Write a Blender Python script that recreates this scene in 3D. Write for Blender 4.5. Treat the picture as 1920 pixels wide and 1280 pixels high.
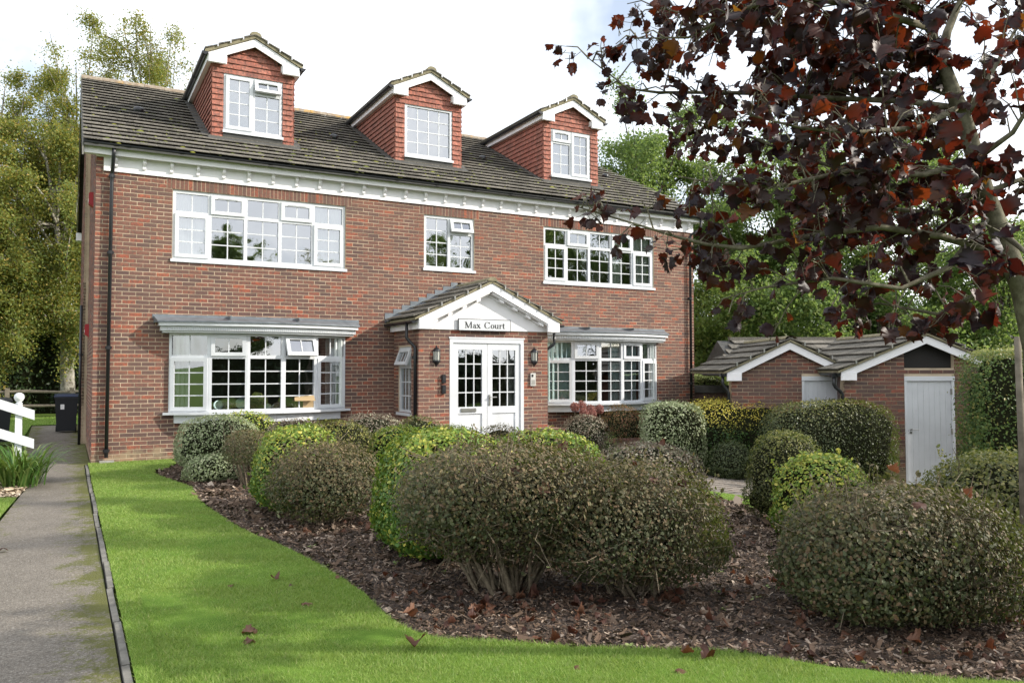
import bpy, math, random
import numpy as np
from mathutils import Vector, Matrix
from mathutils.geometry import delaunay_2d_cdt

for _o in list(bpy.data.objects):
    bpy.data.objects.remove(_o)
SC = bpy.context.scene
COL = SC.collection

# ------------------------------------------------------------------ camera
CAM = Vector((-0.3816, -16.0788, 1.6284))
YAW, PITCH, ROLL = 0.5039, 0.0364, -0.001
cd = bpy.data.cameras.new("camera")
cd.sensor_width = 36.0
cd.lens = 1509.22 / 1920 * 36
cd.clip_start = 0.05
cd.clip_end = 2000
cam = bpy.data.objects.new("camera", cd)
COL.objects.link(cam)
_f = Vector((math.sin(YAW) * math.cos(PITCH), math.cos(YAW) * math.cos(PITCH), math.sin(PITCH)))
_r = Vector((math.cos(YAW), -math.sin(YAW), 0))
_u = _r.cross(_f)
_r2 = _r * math.cos(ROLL) + _u * math.sin(ROLL)
_u2 = _u * math.cos(ROLL) - _r * math.sin(ROLL)
cam.matrix_world = Matrix(((_r2.x, _u2.x, -_f.x, CAM.x), (_r2.y, _u2.y, -_f.y, CAM.y), (_r2.z, _u2.z, -_f.z, CAM.z), (0, 0, 0, 1)))
SC.camera = cam

# ------------------------------------------------------------------ sky, sun, exposure
SUN_A, SUN_EL = math.radians(31), math.radians(28)     # angle from +x towards -y, elevation
SUN_DIR = Vector((math.cos(SUN_EL) * math.cos(SUN_A), -math.cos(SUN_EL) * math.sin(SUN_A), math.sin(SUN_EL)))
wd = bpy.data.worlds.new("World")
SC.world = wd
wd.use_nodes = True
wn, wl = wd.node_tree.nodes, wd.node_tree.links
wn.clear()
wo = wn.new("ShaderNodeOutputWorld")
sky = wn.new("ShaderNodeTexSky")
sky.sky_type = 'NISHITA'
sky.sun_disc = False
sky.sun_elevation = SUN_EL
sky.sun_rotation = math.atan2(SUN_DIR.x, SUN_DIR.y)
bg1 = wn.new("ShaderNodeBackground")
bg1.inputs[1].default_value = 0.13
wl.new(sky.outputs[0], bg1.inputs[0])
bg2 = wn.new("ShaderNodeBackground")                    # bright thin cloud
bg2.inputs[1].default_value = 1.5
tc = wn.new("ShaderNodeTexCoord")
cn = wn.new("ShaderNodeTexNoise")
cn.inputs["Scale"].default_value = 2.6
cn.inputs["Detail"].default_value = 6
cn.inputs["Roughness"].default_value = 0.55
wl.new(tc.outputs["Generated"], cn.inputs["Vector"])
cr = wn.new("ShaderNodeMapRange")
cr.inputs[1].default_value = 0.36
cr.inputs[2].default_value = 0.58
cr.inputs[3].default_value = 0.25
cr.inputs[4].default_value = 1.0
wl.new(cn.outputs[0], cr.inputs[0])
cn2 = wn.new("ShaderNodeTexNoise")
cn2.inputs["Scale"].default_value = 4.5
cn2.inputs["Detail"].default_value = 5
wl.new(tc.outputs["Generated"], cn2.inputs["Vector"])
crp = wn.new("ShaderNodeValToRGB")
crp.color_ramp.elements[0].position = 0.28
crp.color_ramp.elements[0].color = (0.64, 0.67, 0.72, 1)
crp.color_ramp.elements[1].position = 0.60
crp.color_ramp.elements[1].color = (0.98, 0.99, 1.0, 1)
wl.new(cn2.outputs[0], crp.inputs[0])
wl.new(crp.outputs[0], bg2.inputs[0])
wm = wn.new("ShaderNodeMixShader")
wl.new(cr.outputs[0], wm.inputs[0])
wl.new(bg1.outputs[0], wm.inputs[1])
wl.new(bg2.outputs[0], wm.inputs[2])
wl.new(wm.outputs[0], wo.inputs[0])

sl = bpy.data.lights.new("sun", 'SUN')
sl.energy = 4.1
sl.angle = math.radians(0.8)
sl.color = (1.0, 0.93, 0.82)
so = bpy.data.objects.new("sun", sl)
COL.objects.link(so)
so.rotation_euler = (-SUN_DIR).to_track_quat('-Z', 'Y').to_euler()
so.location = (30, -30, 40)
SC.view_settings.view_transform = 'Standard'
SC.view_settings.look = 'None'
SC.view_settings.exposure = 0.62
SC.view_settings.gamma = 1.0
SC.view_settings.use_curve_mapping = False
SC.render.engine = 'CYCLES'
SC.cycles.max_bounces = 7
SC.cycles.transparent_max_bounces = 12
SC.cycles.diffuse_bounces = 3
SC.cycles.glossy_bounces = 3
SC.cycles.transmission_bounces = 4
SC.cycles.caustics_reflective = False
SC.cycles.caustics_refractive = False
SC.cycles.use_denoising = True

rnd = random.Random(7)
RN = np.random.default_rng(11)

# ------------------------------------------------------------------ object helpers
WL = {}


def _link(o, parent, w):
    COL.objects.link(o)
    w = Vector(w)
    if parent is not None:
        o.parent = parent
        o.location = w - WL[parent.name]
    else:
        o.location = w
    WL[o.name] = w
    return o


def empty(name, w=(0, 0, 0), parent=None):
    o = bpy.data.objects.new(name, None)
    o.empty_display_size = 0.2
    return _link(o, parent, w)


def tag(o, label=None, cat=None, group=None, kind=None):
    if label:
        o["label"] = label
    if cat:
        o["category"] = cat
    if group:
        o["group"] = group
    if kind:
        o["kind"] = kind
    return o


def npmesh(name, V, F, mat=None, smooth=False):
    V = np.asarray(V, np.float32)
    F = np.asarray(F, np.int32)
    me = bpy.data.meshes.new(name)
    me.vertices.add(len(V))
    me.vertices.foreach_set("co", V.ravel())
    k = F.shape[1]
    me.loops.add(F.size)
    me.loops.foreach_set("vertex_index", F.ravel())
    me.polygons.add(len(F))
    me.polygons.foreach_set("loop_start", np.arange(0, F.size, k, dtype=np.int32))
    me.polygons.foreach_set("use_smooth", np.full(len(F), smooth))
    me.update(calc_edges=True)
    if mat:
        me.materials.append(mat)
    return me


def mobj(name, me, parent=None, w=(0, 0, 0), rot=None, scale=None):
    o = bpy.data.objects.new(name, me)
    _link(o, parent, w)
    if rot is not None:
        o.rotation_euler = rot
    if scale is not None:
        o.scale = scale
    return o


class MB:
    def __init__(s, M=None):
        s.v, s.f, s.M = [], [], M

    def add(s, vs, fs):
        n = len(s.v)
        if s.M is not None:
            s.v.extend([tuple(s.M @ Vector(p)) for p in vs])
        else:
            s.v.extend([tuple(p) for p in vs])
        s.f.extend([tuple(i + n for i in f) for f in fs])
        return s

    def box(s, x0, x1, y0, y1, z0, z1):
        return s.add([(x0, y0, z0), (x1, y0, z0), (x1, y1, z0), (x0, y1, z0), (x0, y0, z1), (x1, y0, z1), (x1, y1, z1), (x0, y1, z1)],
                     [(0, 3, 2, 1), (4, 5, 6, 7), (0, 1, 5, 4), (1, 2, 6, 5), (2, 3, 7, 6), (3, 0, 4, 7)])

    def hexa(s, p):   # eight corners, bottom ring then top ring
        return s.add(p, [(0, 3, 2, 1), (4, 5, 6, 7), (0, 1, 5, 4), (1, 2, 6, 5), (2, 3, 7, 6), (3, 0, 4, 7)])

    def prism(s, poly, a, b, plane='xz'):
        n = len(poly)
        if plane == 'xz':
            A = [(p, a, q) for p, q in poly]
            B = [(p, b, q) for p, q in poly]
        elif plane == 'yz':
            A = [(a, p, q) for p, q in poly]
            B = [(b, p, q) for p, q in poly]
        else:
            A = [(p, q, a) for p, q in poly]
            B = [(p, q, b) for p, q in poly]
        return s.add(A + B, [tuple(range(n)), tuple(range(2 * n - 1, n - 1, -1))] + [(i, i + n, (i + 1) % n + n, (i + 1) % n) for i in range(n)])

    def tube(s, pts, radii, n=8, cap=True):
        pts = [Vector(p) for p in pts]
        if not hasattr(radii, '__len__'):
            radii = [radii] * len(pts)
        vs, fs = [], []
        ref = Vector((0.13, 0.31, 0.94))
        prev = None
        for i, p in enumerate(pts):
            if i == 0:
                t = pts[1] - p
            elif i == len(pts) - 1:
                t = p - pts[i - 1]
            else:
                t = (pts[i + 1] - p).normalized() + (p - pts[i - 1]).normalized()
            t = t.normalized() if t.length > 1e-9 else Vector((0, 0, 1))
            if prev is None:
                a = t.cross(ref if abs(t.dot(ref)) < .95 else Vector((1, 0, 0))).normalized()
            else:
                a = (prev - t * prev.dot(t)).normalized()
            prev = a
            b = t.cross(a)
            for k in range(n):
                th = 2 * math.pi * k / n
                vs.append(p + (a * math.cos(th) + b * math.sin(th)) * radii[i])
        m = len(pts)
        for i in range(m - 1):
            for k in range(n):
                fs.append((i * n + k, i * n + (k + 1) % n, (i + 1) * n + (k + 1) % n, (i + 1) * n + k))
        if cap:
            fs.append(tuple(range(n - 1, -1, -1)))
            fs.append(tuple((m - 1) * n + k for k in range(n)))
        return s.add(vs, fs)

    def lathe(s, prof, c, n=16, a0=0.0, a1=2 * math.pi):
        full = abs(a1 - a0 - 2 * math.pi) < 1e-6
        cnt = n if full else n + 1
        vs, fs = [], []
        for r, z in prof:
            for k in range(cnt):
                th = a0 + (a1 - a0) * k / n
                vs.append((c[0] + r * math.cos(th), c[1] + r * math.sin(th), c[2] + z))
        for i in range(len(prof) - 1):
            for k in range(n):
                k2 = (k + 1) % cnt
                fs.append((i * cnt + k, i * cnt + k2, (i + 1) * cnt + k2, (i + 1) * cnt + k))
        return s.add(vs, fs)

    def mesh(s, name, mat, o, smooth=False):
        me = bpy.data.meshes.new(name)
        me.from_pydata([(x - o[0], y - o[1], z - o[2]) for x, y, z in s.v], [], s.f)
        if smooth:
            me.polygons.foreach_set("use_smooth", [True] * len(me.polygons))
        me.update()
        if mat:
            me.materials.append(mat)
        return me

    def build(s, name, mat, parent=None, smooth=False, o=None):
        if o is None:
            a = np.array(s.v)
            lo, hi = a.min(0), a.max(0)
            o = ((lo[0] + hi[0]) / 2, (lo[1] + hi[1]) / 2, lo[2])
        return mobj(name, s.mesh(name, mat, o, smooth), parent, o)


# ------------------------------------------------------------------ materials
def nmat(name):
    m = bpy.data.materials.new(name)
    m.use_nodes = True
    n, l = m.node_tree.nodes, m.node_tree.links
    return m, n, l, n["Principled BSDF"]


def ramp(n, stops, interp='LINEAR'):
    r = n.new("ShaderNodeValToRGB")
    r.color_ramp.interpolation = interp
    e = r.color_ramp.elements
    while len(e) < len(stops):
        e.new(0.5)
    for i, (p, c) in enumerate(stops):
        e[i].position = p
        e[i].color = (c[0], c[1], c[2], 1)
    return r


def rand_out(n, l):
    g = n.new("ShaderNodeNewGeometry")
    o = n.new("ShaderNodeObjectInfo")
    a = n.new("ShaderNodeMath")
    a.operation = 'ADD'
    l.new(g.outputs["Random Per Island"], a.inputs[0])
    l.new(o.outputs["Random"], a.inputs[1])
    f = n.new("ShaderNodeMath")
    f.operation = 'FRACT'
    l.new(a.outputs[0], f.inputs[0])
    return f.outputs[0]


def noise(n, l, scale, detail=4, rough=0.55, coord="Object", vec=None):
    t = n.new("ShaderNodeTexNoise")
    t.inputs["Scale"].default_value = scale
    t.inputs["Detail"].default_value = detail
    t.inputs["Roughness"].default_value = rough
    if vec is None:
        if coord == "World":
            c = n.new("ShaderNodeNewGeometry")
            l.new(c.outputs["Position"], t.inputs["Vector"])
        else:
            c = n.new("ShaderNodeTexCoord")
            l.new(c.outputs[coord], t.inputs["Vector"])
    else:
        l.new(vec, t.inputs["Vector"])
    return t.outputs[0]


def mapr(n, l, src, a, b, c=0.0, d=1.0):
    m = n.new("ShaderNodeMapRange")
    m.inputs[1].default_value, m.inputs[2].default_value = a, b
    m.inputs[3].default_value, m.inputs[4].default_value = c, d
    l.new(src, m.inputs[0])
    return m.outputs[0]


def mixc(n, l, fac, a, b, mode='MIX'):
    m = n.new("ShaderNodeMix")
    m.data_type = 'RGBA'
    m.blend_type = mode
    for s, v in ((0, fac), (6, a), (7, b)):
        if isinstance(v, (int, float)):
            m.inputs[s].default_value = v
        elif isinstance(v, (tuple, list)):
            m.inputs[s].default_value = (v[0], v[1], v[2], 1)
        else:
            l.new(v, m.inputs[s])
    return m.outputs[2]


def bump(n, l, b, src, dist=0.005, strength=0.6):
    bp = n.new("ShaderNodeBump")
    bp.inputs["Distance"].default_value = dist
    bp.inputs["Strength"].default_value = strength
    l.new(src, bp.inputs["Height"])
    l.new(bp.outputs[0], b.inputs["Normal"])


def simple(name, col, rough=0.5, spec=0.5, metal=0.0, var=0.0, vscale=3.0, bmp=0.0, bscale=60.0):
    m, n, l, b = nmat(name)
    b.inputs["Roughness"].default_value = rough
    b.inputs["Metallic"].default_value = metal
    b.inputs["Specular IOR Level"].default_value = spec
    b.inputs["Base Color"].default_value = (*col, 1)
    if var > 0:
        f = mapr(n, l, noise(n, l, vscale, 5, 0.6, "World"), 0.3, 0.7, 0, 1)
        c2 = tuple(max(0, x * (1 - var)) for x in col)
        l.new(mixc(n, l, f, c2, col), b.inputs["Base Color"])
    if bmp > 0:
        bump(n, l, b, noise(n, l, bscale, 4, 0.6, "World"), bmp, 0.7)
    return m


def brickmat(name, stops, mul=1.0):
    m, n, l, b = nmat(name)
    stops = [(p, tuple(x * mul for x in c)) for p, c in stops]
    r = ramp(n, stops)
    l.new(rand_out(n, l), r.inputs[0])
    f = noise(n, l, 22, 5, 0.65, "World")
    c = mixc(n, l, mapr(n, l, f, 0.35, 0.72), r.outputs[0], (0.085, 0.06, 0.055))
    f2 = noise(n, l, 0.55, 3, 0.5, "World")
    c = mixc(n, l, mapr(n, l, f2, 0.35, 0.65, 0.0, 0.20), c, (0.24, 0.15, 0.11))
    f3 = noise(n, l, 9, 6, 0.7, "World")
    c = mixc(n, l, mapr(n, l, f3, 0.66, 0.78, 0.0, 0.55), c, (0.42, 0.33, 0.26))
    mp = n.new("ShaderNodeMapping")
    mp.inputs["Scale"].default_value = (5, 5, .35)
    g0 = n.new("ShaderNodeNewGeometry")
    l.new(g0.outputs["Position"], mp.inputs["Vector"])
    c = mixc(n, l, mapr(n, l, noise(n, l, 1.0, 5, 0.65, vec=mp.outputs[0]), 0.52, 0.74, 0.0, 0.35), c, (0.10, 0.072, 0.06))
    # pale salts and green algae low on the wall, in broken patches
    gg = n.new("ShaderNodeNewGeometry")
    sp = n.new("ShaderNodeSeparateXYZ")
    l.new(gg.outputs["Position"], sp.inputs[0])
    low = mapr(n, l, sp.outputs[2], 0.45, 0.02, 0.0, 0.34)
    ad = n.new("ShaderNodeMath")
    ad.operation = 'ADD'
    l.new(low, ad.inputs[0])
    l.new(noise(n, l, 3.0, 6, 0.7, "World"), ad.inputs[1])
    c = mixc(n, l, mapr(n, l, ad.outputs[0], 0.70, 0.86, 0.0, 0.6), c, (0.33, 0.27, 0.17))
    l.new(c, b.inputs["Base Color"])
    b.inputs["Roughness"].default_value = 0.86
    b.inputs["Specular IOR Level"].default_value = 0.25
    bump(n, l, b, noise(n, l, 130, 4, 0.7, "World"), 0.003, 0.6)
    return m


BRK = [(0.0, (0.105, 0.062, 0.058)), (0.2, (0.16, 0.084, 0.068)), (0.38, (0.25, 0.098, 0.066)), (0.52, (0.13, 0.074, 0.065)),
       (0.68, (0.275, 0.104, 0.068)), (0.82, (0.195, 0.092, 0.070)), (0.93, (0.36, 0.092, 0.050)), (1.0, (0.43, 0.12, 0.06))]
M_brick = brickmat("brick", BRK, 1.0)
M_brick2 = brickmat("outbuilding brick", [(0.0, (0.085, 0.06, 0.058)), (0.35, (0.14, 0.08, 0.065)), (0.55, (0.24, 0.085, 0.055)), (0.75, (0.12, 0.075, 0.065)), (1.0, (0.34, 0.09, 0.05))])
M_mortar = simple("mortar", (0.58, 0.47, 0.34), 0.95, 0.1, 0, 0.35, 2.5, 0.002, 90)
M_white = simple("white upvc", (0.66, 0.68, 0.705), 0.30, 0.5, 0, 0.14, 2.6)
M_paint = simple("white painted board", (0.86, 0.85, 0.87), 0.45, 0.4, 0, 0.08, 2.2)
M_black = simple("black plastic", (0.012, 0.013, 0.016), 0.32, 0.5)
M_lead = simple("lead sheet", (0.20, 0.225, 0.25), 0.5, 0.4, 0.25, 0.4, 5.0, 0.004, 25)
M_flash = simple("dull flashing", (0.085, 0.085, 0.08), 0.75, 0.3, 0, 0.4, 6.0)
M_dark = simple("dark void", (0.012, 0.011, 0.01), 0.9, 0.1)
M_room = simple("room plaster", (0.20, 0.185, 0.16), 0.9, 0.1)
M_curt = simple("pale curtain cloth", (0.70, 0.74, 0.72), 0.9, 0.1, 0, 0.15, 6)
M_tealc = simple("pale teal curtain cloth", (0.58, 0.76, 0.75), 0.9, 0.1, 0, 0.15, 6)
M_blind = simple("white blind", (0.66, 0.72, 0.76), 0.7, 0.2)
M_conc = simple("concrete", (0.33, 0.32, 0.29), 0.9, 0.2, 0, 0.4, 5, 0.004, 60)
M_soot = simple("undercloak mortar", (0.30, 0.27, 0.18), 0.95, 0.1, 0, 0.45, 8, 0.006, 60)
M_chrome = simple("satin metal", (0.55, 0.54, 0.52), 0.3, 0.5, 1.0)
M_redbox = simple("red alarm plastic", (0.35, 0.012, 0.02), 0.4)
M_bin = simple("bin plastic", (0.012, 0.014, 0.019), 0.45)
M_binlid = simple("blue bin lid", (0.012, 0.026, 0.075), 0.4)
M_card = simple("cardboard", (0.38, 0.28, 0.16), 0.9, 0.1)
M_china = simple("pale china", (0.55, 0.72, 0.68), 0.2)
M_ink = simple("black ink", (0.01, 0.01, 0.012), 0.5)
M_wood = simple("weathered wood", (0.22, 0.19, 0.15), 0.9, 0.1, 0, 0.5, 9, 0.004, 40)


def tilemat():
    m, n, l, b = nmat("concrete roof tile")
    r = ramp(n, [(0, (0.085, 0.078, 0.066)), (0.5, (0.125, 0.115, 0.098)), (1, (0.17, 0.155, 0.13))])
    l.new(rand_out(n, l), r.inputs[0])
    c = mixc(n, l, mapr(n, l, noise(n, l, 40, 6, 0.7, "World"), 0.52, 0.68, 0, 0.75), r.outputs[0], (0.42, 0.40, 0.36))
    c = mixc(n, l, mapr(n, l, noise(n, l, 5, 5, 0.7, "World"), 0.52, 0.70, 0, 0.45), c, (0.05, 0.047, 0.04))
    c = mixc(n, l, mapr(n, l, noise(n, l, 11, 5, 0.75, "World"), 0.68, 0.78, 0, 0.4), c, (0.085, 0.09, 0.03))
    l.new(c, b.inputs["Base Color"])
    b.inputs["Roughness"].default_value = 0.92
    b.inputs["Specular IOR Level"].default_value = 0.2
    bump(n, l, b, noise(n, l, 70, 5, 0.7, "World"), 0.006, 0.8)
    return m


M_tile = tilemat()


def ridgemat():
    m, n, l, b = nmat("ridge tile")
    c = mixc(n, l, mapr(n, l, noise(n, l, 9, 5, 0.7, "World"), 0.4, 0.6), (0.20, 0.15, 0.11), (0.30, 0.26, 0.2))
    c = mixc(n, l, mapr(n, l, noise(n, l, 1.7, 5, 0.7, "World"), 0.56, 0.64, 0, .8), c, (0.42, 0.25, 0.06))
    l.new(c, b.inputs["Base Color"])
    b.inputs["Roughness"].default_value = 0.95
    return m


M_ridge = ridgemat()
M_hung = brickmat("clay hung tile", [(0.0, (0.36, 0.12, 0.085)), (0.3, (0.48, 0.175, 0.125)), (0.6, (0.43, 0.145, 0.10)), (0.85, (0.54, 0.21, 0.15)), (1.0, (0.30, 0.11, 0.085))])


def glassmat():
    m, n, l, b = nmat("window glass")
    out = n["Material Output"]
    n.remove(b)
    tr = n.new("ShaderNodeBsdfTransparent")
    tr.inputs[0].default_value = (0.84, 0.87, 0.86, 1)
    gl = n.new("ShaderNodeBsdfGlossy")
    gl.inputs["Roughness"].default_value = 0.01
    gl.inputs["Color"].default_value = (0.93, 0.96, 1.0, 1)
    bp = n.new("ShaderNodeBump")
    bp.inputs["Distance"].default_value = 0.02
    bp.inputs["Strength"].default_value = 0.35
    l.new(noise(n, l, 1.6, 2, 0.4, "World"), bp.inputs["Height"])
    l.new(bp.outputs[0], gl.inputs["Normal"])
    fr = n.new("ShaderNodeFresnel")
    fr.inputs[0].default_value = 1.5
    fac = mapr(n, l, fr.outputs[0], 0.0, 1.0, 0.33, 1.0)
    mx = n.new("ShaderNodeMixShader")
    l.new(fac, mx.inputs[0])
    l.new(tr.outputs[0], mx.inputs[1])
    l.new(gl.outputs[0], mx.inputs[2])
    l.new(mx.outputs[0], out.inputs[0])
    return m


M_glass = glassmat()


def leafmat(name, stops, trans=0.3, rough=0.5, top=None, tcol=None):
    """stops: colour ramp over the random value of each leaf; top: (ramp stops) for leaves whose 'young' attribute is 1"""
    m, n, l, b = nmat(name)
    out = n["Material Output"]
    r = ramp(n, stops)
    rv = rand_out(n, l)
    l.new(rv, r.inputs[0])
    c = r.outputs[0]
    if top:
        r2 = ramp(n, top)
        l.new(rv, r2.inputs[0])
        at = n.new("ShaderNodeAttribute")
        at.attribute_name = "young"
        c = mixc(n, l, at.outputs["Fac"], c, r2.outputs[0])
    l.new(c, b.inputs["Base Color"])
    b.inputs["Roughness"].default_value = rough
    b.inputs["Specular IOR Level"].default_value = 0.35
    t = n.new("ShaderNodeBsdfTranslucent")
    l.new(mixc(n, l, 0.55, c, tcol or (0.3, 0.4, 0.05), 'MIX'), t.inputs[0])
    mx = n.new("ShaderNodeMixShader")
    mx.inputs[0].default_value = trans
    l.new(b.outputs[0], mx.inputs[1])
    l.new(t.outputs[0], mx.inputs[2])
    l.new(mx.outputs[0], out.inputs[0])
    return m


def barkmat(name, a, b_, sc=12):
    m, n, l, b = nmat(name)
    f = noise(n, l, sc, 6, 0.7, "World")
    l.new(mixc(n, l, mapr(n, l, f, 0.38, 0.62), a, b_), b.inputs["Base Color"])
    b.inputs["Roughness"].default_value = 0.9
    b.inputs["Specular IOR Level"].default_value = 0.2
    bump(n, l, b, f, 0.01, 0.8)
    return m


M_bark = barkmat("shrub stem bark", (0.10, 0.08, 0.055), (0.22, 0.18, 0.125), 30)
M_birch = barkmat("pale birch bark", (0.10, 0.09, 0.07), (0.36, 0.34, 0.29), 5)
M_treebark = barkmat("tree bark", (0.04, 0.034, 0.026), (0.10, 0.085, 0.065), 8)
M_maplebark = barkmat("maple bark", (0.09, 0.08, 0.055), (0.19, 0.175, 0.125), 14)


# ------------------------------------------------------------------ ground height
def gz(x, y):
    t = min(1.0, max(0.0, (x - 5.5) / 8.0))
    return -0.62 * t * t * (3 - 2 * t)


def gzn(x, y):
    t = np.clip((x - 5.5) / 8.0, 0, 1)
    return -0.62 * t * t * (3 - 2 * t)


def inpoly(px, py, poly):
    poly = np.asarray(poly)
    x1, y1 = poly[:, 0], poly[:, 1]
    x2, y2 = np.roll(x1, -1), np.roll(y1, -1)
    c = np.zeros(len(px), bool)
    for a, b, c_, d in zip(x1, y1, x2, y2):
        if b == d:
            continue
        t = ((b > py) != (d > py)) & (px < (c_ - a) * (py - b) / (d - b) + a)
        c ^= t
    return c


def sheet(name, poly, dz, mat, step=0.35, rough=0.0, kind="structure"):
    poly = [(float(a), float(b)) for a, b in poly]
    arr = np.array(poly)
    lo, hi = arr.min(0), arr.max(0)
    gx, gy = np.meshgrid(np.arange(lo[0] + step / 2, hi[0], step), np.arange(lo[1] + step / 2, hi[1], step))
    gx, gy = gx.ravel(), gy.ravel()
    m = inpoly(gx, gy, arr)
    pts = [Vector(p) for p in poly] + [Vector((a, b)) for a, b in zip(gx[m], gy[m])]
    n = len(poly)
    vs, es, fs, _, _, _ = delaunay_2d_cdt(pts, [(i, (i + 1) % n) for i in range(n)], [], 1, 1e-5)
    V = [(v.x, v.y, gz(v.x, v.y) + dz + (RN.normal() * rough if rough else 0)) for v in vs]
    b = MB()
    b.v, b.f = V, [tuple(f) for f in fs]
    o = b.build(name, mat, None, True, o=(lo[0], lo[1], 0))
    o["kind"] = kind
    return o

# ================================================================== GROUND
def groundmat():
    m, n, l, b = nmat("rough grass ground")
    f = noise(n, l, 1.3, 6, 0.7, "World")
    l.new(mixc(n, l, mapr(n, l, f, 0.35, 0.65), (0.05, 0.085, 0.018), (0.10, 0.15, 0.03)), b.inputs["Base Color"])
    b.inputs["Roughness"].default_value = 1.0
    b.inputs["Specular IOR Level"].default_value = 0.05
    return m


def lawnmat():
    m, n, l, b = nmat("lawn turf")
    f = noise(n, l, 2.2, 6, 0.7, "World")
    c = mixc(n, l, mapr(n, l, f, 0.35, 0.65), (0.09, 0.17, 0.026), (0.15, 0.25, 0.04))
    c = mixc(n, l, mapr(n, l, noise(n, l, 160, 4, 0.8, "World"), 0.4, 0.7, 0, 0.7), c, (0.03, 0.055, 0.01))
    l.new(c, b.inputs["Base Color"])
    b.inputs["Roughness"].default_value = 1.0
    b.inputs["Specular IOR Level"].default_value = 0.05
    return m


def tarmat():
    m, n, l, b = nmat("old tarmac with moss")
    v = n.new("ShaderNodeTexVoronoi")
    v.inputs["Scale"].default_value = 85
    g = n.new("ShaderNodeNewGeometry")
    l.new(g.outputs["Position"], v.inputs["Vector"])
    c = mixc(n, l, mapr(n, l, noise(n, l, 2.0, 5, 0.6, "World"), 0.3, 0.7), (0.138, 0.122, 0.103), (0.212, 0.188, 0.158))
    c = mixc(n, l, mapr(n, l, v.outputs["Color"], 0.1, 0.9, 0.0, 0.7), c, (0.08, 0.07, 0.058))
    c = mixc(n, l, mapr(n, l, noise(n, l, 55, 4, 0.8, "World"), 0.52, 0.68, 0, 0.65), c, (0.36, 0.335, 0.295))
    # moss creeping in from both edges of the path, in broken patches
    sp = n.new("ShaderNodeSeparateXYZ")
    l.new(g.outputs["Position"], sp.inputs[0])
    edge = mapr(n, l, sp.outputs[0], -0.55, -0.08, 0.0, 0.30)
    edge2 = mapr(n, l, sp.outputs[0], -0.75, -1.1, 0.0, 0.22)
    a = n.new("ShaderNodeMath")
    a.operation = 'ADD'
    l.new(edge, a.inputs[0])
    l.new(noise(n, l, 3.2, 8, 0.78, "World"), a.inputs[1])
    a2 = n.new("ShaderNodeMath")
    a2.operation = 'ADD'
    l.new(edge2, a2.inputs[0])
    l.new(a.outputs[0], a2.inputs[1])
    a3 = n.new("ShaderNodeMath")
    a3.operation = 'MULTIPLY_ADD'
    l.new(noise(n, l, 48, 4, 0.7, "World"), a3.inputs[0])
    a3.inputs[1].default_value = 0.42
    l.new(a2.outputs[0], a3.inputs[2])
    ms = mapr(n, l, a3.outputs[0], 0.84, 0.96, 0, 0.92)
    c = mixc(n, l, ms, c, (0.085, 0.09, 0.018))
    l.new(c, b.inputs["Base Color"])
    b.inputs["Roughness"].default_value = 0.92
    b.inputs["Specular IOR Level"].default_value = 0.25
    bump(n, l, b, v.outputs["Distance"], 0.006, 0.9)
    return m


def soilmat():
    m, n, l, b = nmat("bark mulch soil")
    v = n.new("ShaderNodeTexVoronoi")
    v.inputs["Scale"].default_value = 42
    g = n.new("ShaderNodeNewGeometry")
    l.new(g.outputs["Position"], v.inputs["Vector"])
    r = ramp(n, [(0, (0.022, 0.016, 0.012)), (0.5, (0.055, 0.038, 0.03)), (1, (0.11, 0.08, 0.062))])
    l.new(v.outputs["Color"], r.inputs[0])
    l.new(r.outputs[0], b.inputs["Base Color"])
    b.inputs["Roughness"].default_value = 0.95
    bump(n, l, b, v.outputs["Distance"], 0.02, 1.0)
    return m


M_ground, M_lawn, M_tar, M_soil = groundmat(), lawnmat(), tarmat(), soilmat()

_g = [-600, -200, -80, -40, -25, -18] + list(np.arange(-14, 34.1, 1.0)) + [40, 60, 120, 300, 600]
_h = [-600, -200, -80, -45, -30] + list(np.arange(-24, 24.1, 2.0)) + [30, 45, 80, 200, 600]
mb = MB()
mb.v = [(x, y, gz(x, y) - 0.06) for y in _h for x in _g]
_n = len(_g)
mb.f = [(j * _n + i, j * _n + i + 1, (j + 1) * _n + i + 1, (j + 1) * _n + i) for j in range(len(_h) - 1) for i in range(_n - 1)]
tag(mb.build("ground", M_ground, None, True, o=(0, 0, 0)), kind="structure")

BED_EDGE = [(1.40, -0.03), (1.30, -0.9), (1.10, -1.5), (0.85, -1.93), (0.90, -2.5), (1.04, -3.25), (1.17, -4.0), (1.13, -4.6), (1.10, -5.09), (1.10, -5.6), (1.12, -6.0), (1.15, -6.6), (1.19, -7.17),
            (1.27, -7.84), (1.36, -8.3), (1.42, -8.7), (1.49, -9.3), (1.53, -9.9), (1.535, -10.4), (1.51, -10.8), (1.50, -11.1), (1.54, -11.36), (1.63, -11.53), (1.83, -11.67), (2.03, -11.84), (2.26, -12.05),
            (2.66, -12.32), (3.0, -12.53), (3.17, -12.8), (3.3, -13.04), (3.49, -13.22), (3.73, -13.43), (3.93, -13.6), (4.6, -14.2)]
LAWN = [(-0.045, -0.03)] + BED_EDGE + [(4.6, -17.5), (-0.045, -17.5)]
BED = BED_EDGE[::-1] + [(5.6, -0.03), (5.6, -1.55), (6.3, -3.3), (7.3, -5.4), (7.5, -6.6), (7.3, -7.72), (6.93, -9.03), (6.5, -10.8), (7.6, -12.2), (9.0, -13.0), (9.0, -15.5), (4.6, -15.5)]
PATH = [(-0.108, -17.5), (-0.108, -0.12), (-0.02, 0.0), (-0.02, 12), (-1.3, 12), (-1.15, 3), (-1.0, -1.0), (-0.83, -2.3), (-0.9, -3.6), (-1.0, -5.6), (-1.3, -9), (-2.5, -17.5)]
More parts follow.
